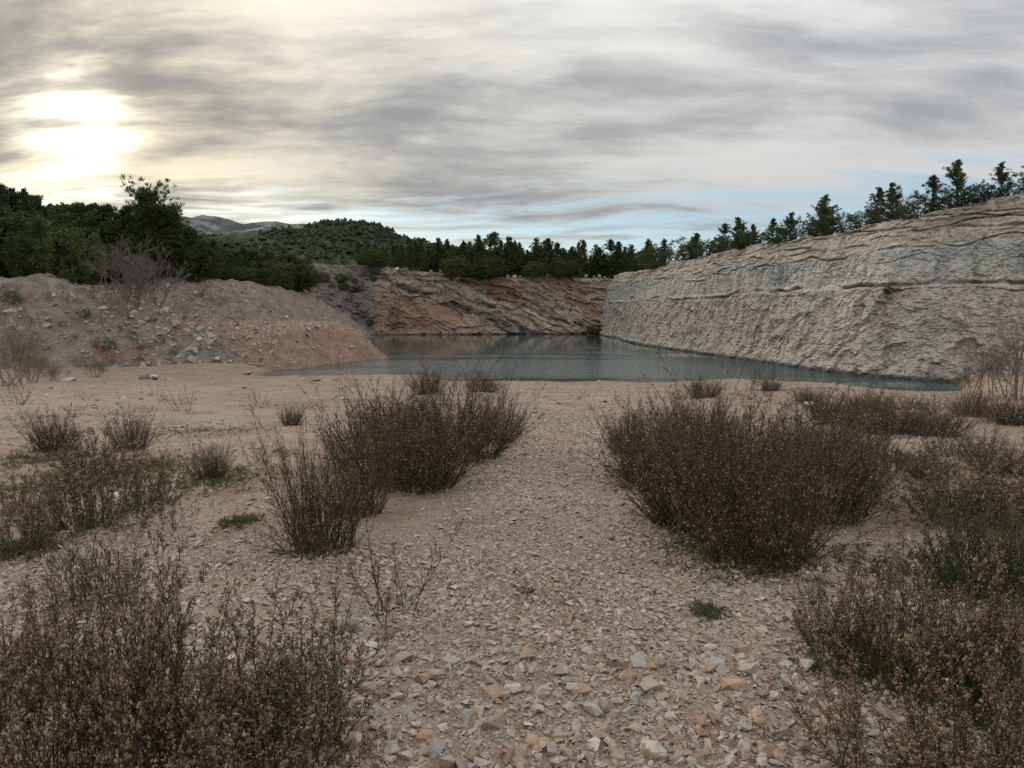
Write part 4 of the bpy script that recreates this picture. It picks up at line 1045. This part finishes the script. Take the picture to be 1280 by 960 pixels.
for (u, v, h, lb) in [(1268, 500, 3.4, 'grey leafless tree at the right picture edge below the cliff'), (1240, 497, 2.2, 'small leafless shrub left of the grey tree at the right edge'), (1205, 497, 1.4, 'low leafless shrub where the water ends on the right')]:
    place_tree('bare1' if h > 3 else 'bare0', ground_hit(u, v), h, lb, None, 1.3)

# back rim
def back_tree(kind, u, vtop, off, label, group=None, wide=1.0):
    p = on_back(u, off); h = max(1.5, CAMZ+(388-vtop)/F*p[1]-p[2]+.4)
    x_ = (u-CX)/F*p[1]
    return place_tree(kind, (x_, p[1], p[2]-.4), h, label, group, wide)
brng = random.Random(4)
FW = lambda u: 'left end' if u < 540 else 'red-stained middle' if u < 700 else 'right end'
for i in range(84):
    u = 452+i*4.35+brng.uniform(-3, 3); vt = np.interp(u, [450, 520, 575, 620, 660, 700, 740, 790, 830], [309, 306, 302, 299, 306, 308, 309, 306, 300])+brng.choice([-7, -3, 0, 3, 7, 12])+brng.uniform(-3, 3)
    back_tree(brng.choice(['pine0', 'pine1', 'pine2', 'pine3', 'pine4', 'dark0', 'dark1', 'dark2', 'dark3']), u, vt, brng.uniform(5, 22), f'dark pine in the row above the {FW(u)} of the far rock wall', f'pines above the {FW(u)} of the far rock wall', brng.uniform(.75, 1.2))
for (u, vt, kind, lb) in [(465, 310, 'shrub1', 'tall bushy evergreen at the left end of the far wall'), (478, 318, 'scrub0', 'dark shrub beside the bushy evergreen at the far wall'), (522, 306, 'dark1', 'broad dark pine standing forward over the tilted beds'),
    (570, 320, 'shrub0', 'rounded evergreen on the far rim above the dark bed'), (613, 318, 'shrub3', 'rounded evergreen hanging lowest over the far rim'), (600, 330, 'shrub2', 'small evergreen just left of the lowest hanging one'),
    (700, 322, 'shrub1', 'broad evergreen on the far rim above the red rock'), (712, 324, 'scrub0', 'dark evergreen right of the broad one on the far rim'), (772, 312, 'dark2', 'dark pine at the corner of the two rock walls'), (786, 318, 'scrub1', 'dark shrub right of the corner pine'), (668, 326, 'shrub2', 'small evergreen left of the broad one on the far rim')]:
    back_tree(kind, u, vt, -1.0 if kind[0] == 's' else .8, lb, None, 1.5 if kind[0] == 's' else 1.35)

def at_back(u, v):
    dr = pix_dir(u, v); dr = dr/dr[1]; Q = VB.reshape(-1, 3)
    j = np.argmin((Q[:, 0]/Q[:, 1]-dr[0])**2+((Q[:, 2]-CAMZ)/Q[:, 1]-dr[2])**2); return tuple(float(k) for k in Q[j])
for (u, v) in [(426, 352), (434, 349), (443, 352), (452, 346), (461, 344), (470, 342), (430, 362), (441, 365), (450, 362), (436, 378), (446, 384), (455, 396), (462, 405), (468, 350), (415, 358), (405, 352), (396, 350)]:
    p = at_back(u, v); place_tree(random.choice(['shrub0', 'scrub0', 'scrub1', 'shrub3']), (p[0], p[1]-.3, p[2]-.4), random.uniform(1.6, 3.6), 'dark shrub growing on the slate slope left of the far wall', 'shrubs on the slate slope', 1.3)

# wood on the left hill
def on_hill(u, d_):
    x_ = (u-CX)/F*d_; return x_, d_, float(zh(np.array([x_]), np.array([d_]))[0])
def hill_tree(kind, u, d_, vtop, label, group=None, wide=1.0, hmin=2.5, hmax=17, keep=True):
    while keep and d_ < 330:
        x_ = np.array([(u-CX)/F*d_]); r_ = zh(x_, np.array([float(d_)]), True)
        if (r_[2-1][0] > 17 and r_[4][0] >= r_[6][0]) or r_[3][0] > 21: break
        d_ += 5
    p = on_hill(u, d_); h = CAMZ+(388-vtop)/F*d_-p[2]
    h = min(max(h, hmin), hmax)
    return place_tree(kind, (p[0], p[1], p[2]-.3), h, label, group, wide)
SKY_U = [0, 20, 45, 62, 75, 100, 128, 150, 172, 190, 206, 222, 240, 262, 300, 340, 380, 420, 455]
SKY_V = [206, 208, 208, 220, 230, 233, 236, 256, 256, 258, 260, 266, 280, 296, 304, 310, 313, 314, 312]
lr = random.Random(9)
WR = ['at the lower edge of', 'low in', 'in the middle of', 'high in', 'on the skyline of']
for row, (d0, n, lo) in enumerate([(97, 15, 62), (108, 20, 40), (120, 24, 22), (134, 26, 8), (150, 28, 0)]):
    for i in range(n):
        u = -25+(i+lr.uniform(0, 1))*(265 if row < 3 else 300)/n
        if row == 0 and u > 205: continue
        vt = np.interp(u, SKY_U, SKY_V)+lo*lr.uniform(.7, 1.3)+lr.uniform(-2, 7)
        kd = lr.choice(['dark0', 'dark1', 'dark2', 'dark3', 'pine0', 'pine3', 'pine1', 'shrub0', 'scrub0'] if row < 3 else ['dark0', 'dark1', 'dark2', 'dark3', 'pine2', 'pine4'])
        hill_tree(kd, u, d0+lr.uniform(-4, 4), vt, f'dark evergreen {WR[row]} the left hill wood', f'evergreens {WR[row]} the left hill wood', lr.uniform(.9, 1.6) if kd[0] == 's' else lr.uniform(.8, 1.4), 3.0, 15)
for row, (d0, n, lo) in enumerate([(178, 24, 26), (190, 26, 14), (205, 28, 6), (225, 26, 0)]):
    for i in range(n):
        u = 222+(i+lr.uniform(0, 1))*232/n
        vt = np.interp(u, SKY_U, SKY_V)+lo*lr.uniform(.7, 1.3)+lr.uniform(-3, 6)
        hill_tree(lr.choice(['dark0', 'dark1', 'dark2', 'dark3', 'pine1', 'shrub3', 'shrub1']), u, d0+lr.uniform(-5, 5), vt, f'evergreen {WR[row]} the wood behind the second bank', f'evergreens {WR[row]} the wood behind the second bank', 1.4, 3.0, 11)
hill_tree('umbrella0', 190, 128, 239, 'tall round-crowned pine standing out above the left tree line', None, .95, 5, 16)
hill_tree('umbrella1', 210, 130, 256, 'lower flat-crowned pine right of the tall round-crowned one', None, 1.2, 4, 13)
for (u, vt, lb) in [(98, 232, 'thin see-through pine before the sunlit sky, left of three'), (112, 231, 'thin see-through pine before the sunlit sky, middle of three'), (124, 233, 'thin see-through pine before the sunlit sky, right of three')]:
    hill_tree('pine2', u, 138, vt, lb, None, .8, 4, 15)
for (k_, u, d_, vt, lb, wd) in [('bare0', 150, 90, 282, 'large grey leafless tree at the wood edge on the bank, left of two', 1.3), ('bare1', 195, 92, 288, 'large grey leafless tree at the wood edge on the bank, right of two', 1.4), ('bare1', 172, 88, 300, 'grey leafless thicket between the two bare trees', 1.7),
      ('bare0', 20, 84, 345, 'thin grey leafless shrub high on the left bank', 1.5), ('bare1', 235, 150, 315, 'pale leafless tree behind the second bank', 1.1)]:
    hill_tree(k_, u, d_, vt, lb, None, wd, 2.5, 10, False)
hill_tree('scrub0', 195, 93, 330, 'dark shrub overhanging the top of the scree bank', None, 1.7, 3, 6)
hill_tree('shrub1', 165, 94, 325, 'dark evergreen behind the leafless thicket', None, 1.5, 3, 7)
hill_tree('autumn0', 437, 222, 326, 'small orange-leaved tree by the dark slate slope', None, 1.2, 2.5, 6)
for i, (u, v) in enumerate([(130, 437), (165, 425), (150, 415), (95, 425), (60, 440), (180, 440), (105, 395), (140, 390), (40, 405), (255, 365), (265, 375), (275, 383), (250, 372), (75, 410), (175, 452), (120, 465), (25, 452), (85, 380), (200, 430), (220, 445), (60, 375), (118, 375), (160, 400), (195, 405), (15, 380), (230, 400), (140, 455), (50, 460)]):
    # where the sight line meets the bank
    dr = pix_dir(u, v); dr = dr/dr[1]; ys = np.arange(62, 190, .2); k = int(np.argmax(CAMZ+dr[2]*ys < zh(dr[0]*ys, ys)))
    y_ = float(ys[k]); p = (float(dr[0]*y_), y_, CAMZ+float(dr[2])*y_-.1)
    place_tree('bare0' if i % 2 else 'scrub1' if i % 3 == 0 else 'bare1', p, random.uniform(.9, 1.7), 'small scrubby shrub on the scree of the left banks', 'shrubs on the left banks', 1.5, name='shrub')
for (u, v, h, lb, wd) in [(12, 482, 4.4, 'big tan leafless shrub at the left picture edge below the bank', 1.0), (42, 478, 2.4, 'smaller tan leafless shrub right of the big one', 1.2), (118, 472, 2.2, 'grey-brown shrub at the foot of the scree bank', 1.4), (68, 476, 1.5, 'low tan shrub between the two at the bank foot', 1.6)]:
    place_tree('baretan0', ground_hit(u, v), h, lb, None, wd, 'leafless_shrub', 'shrub')

# far wood on the hill: one mass
fr_ = np.random.default_rng(8); ii = fr_.integers(0, HX.shape[0], 11000); jj = fr_.integers(0, int(HX.shape[1]*.62), 11000)
q = np.stack([HX[ii, jj]+fr_.uniform(-2, 2, 11000), HY[ii, jj]+fr_.uniform(-2, 2, 11000), HZ[ii, jj]], -1)
keep = fbm(q[:, 0]*.02, q[:, 1]*.02, 0, 3, 91) > -.35; q = q[keep]
V, Ft = tufts(q+np.array([0, 0, .5]), fr_.uniform(.8, 2.0, len(q)), fr_)
tag(link('far_wood', mesh_np('far_wood', V, [Ft], M['pine_dark'])), 'distant evergreen wood covering the rounded hill', 'wood', kind='stuff')
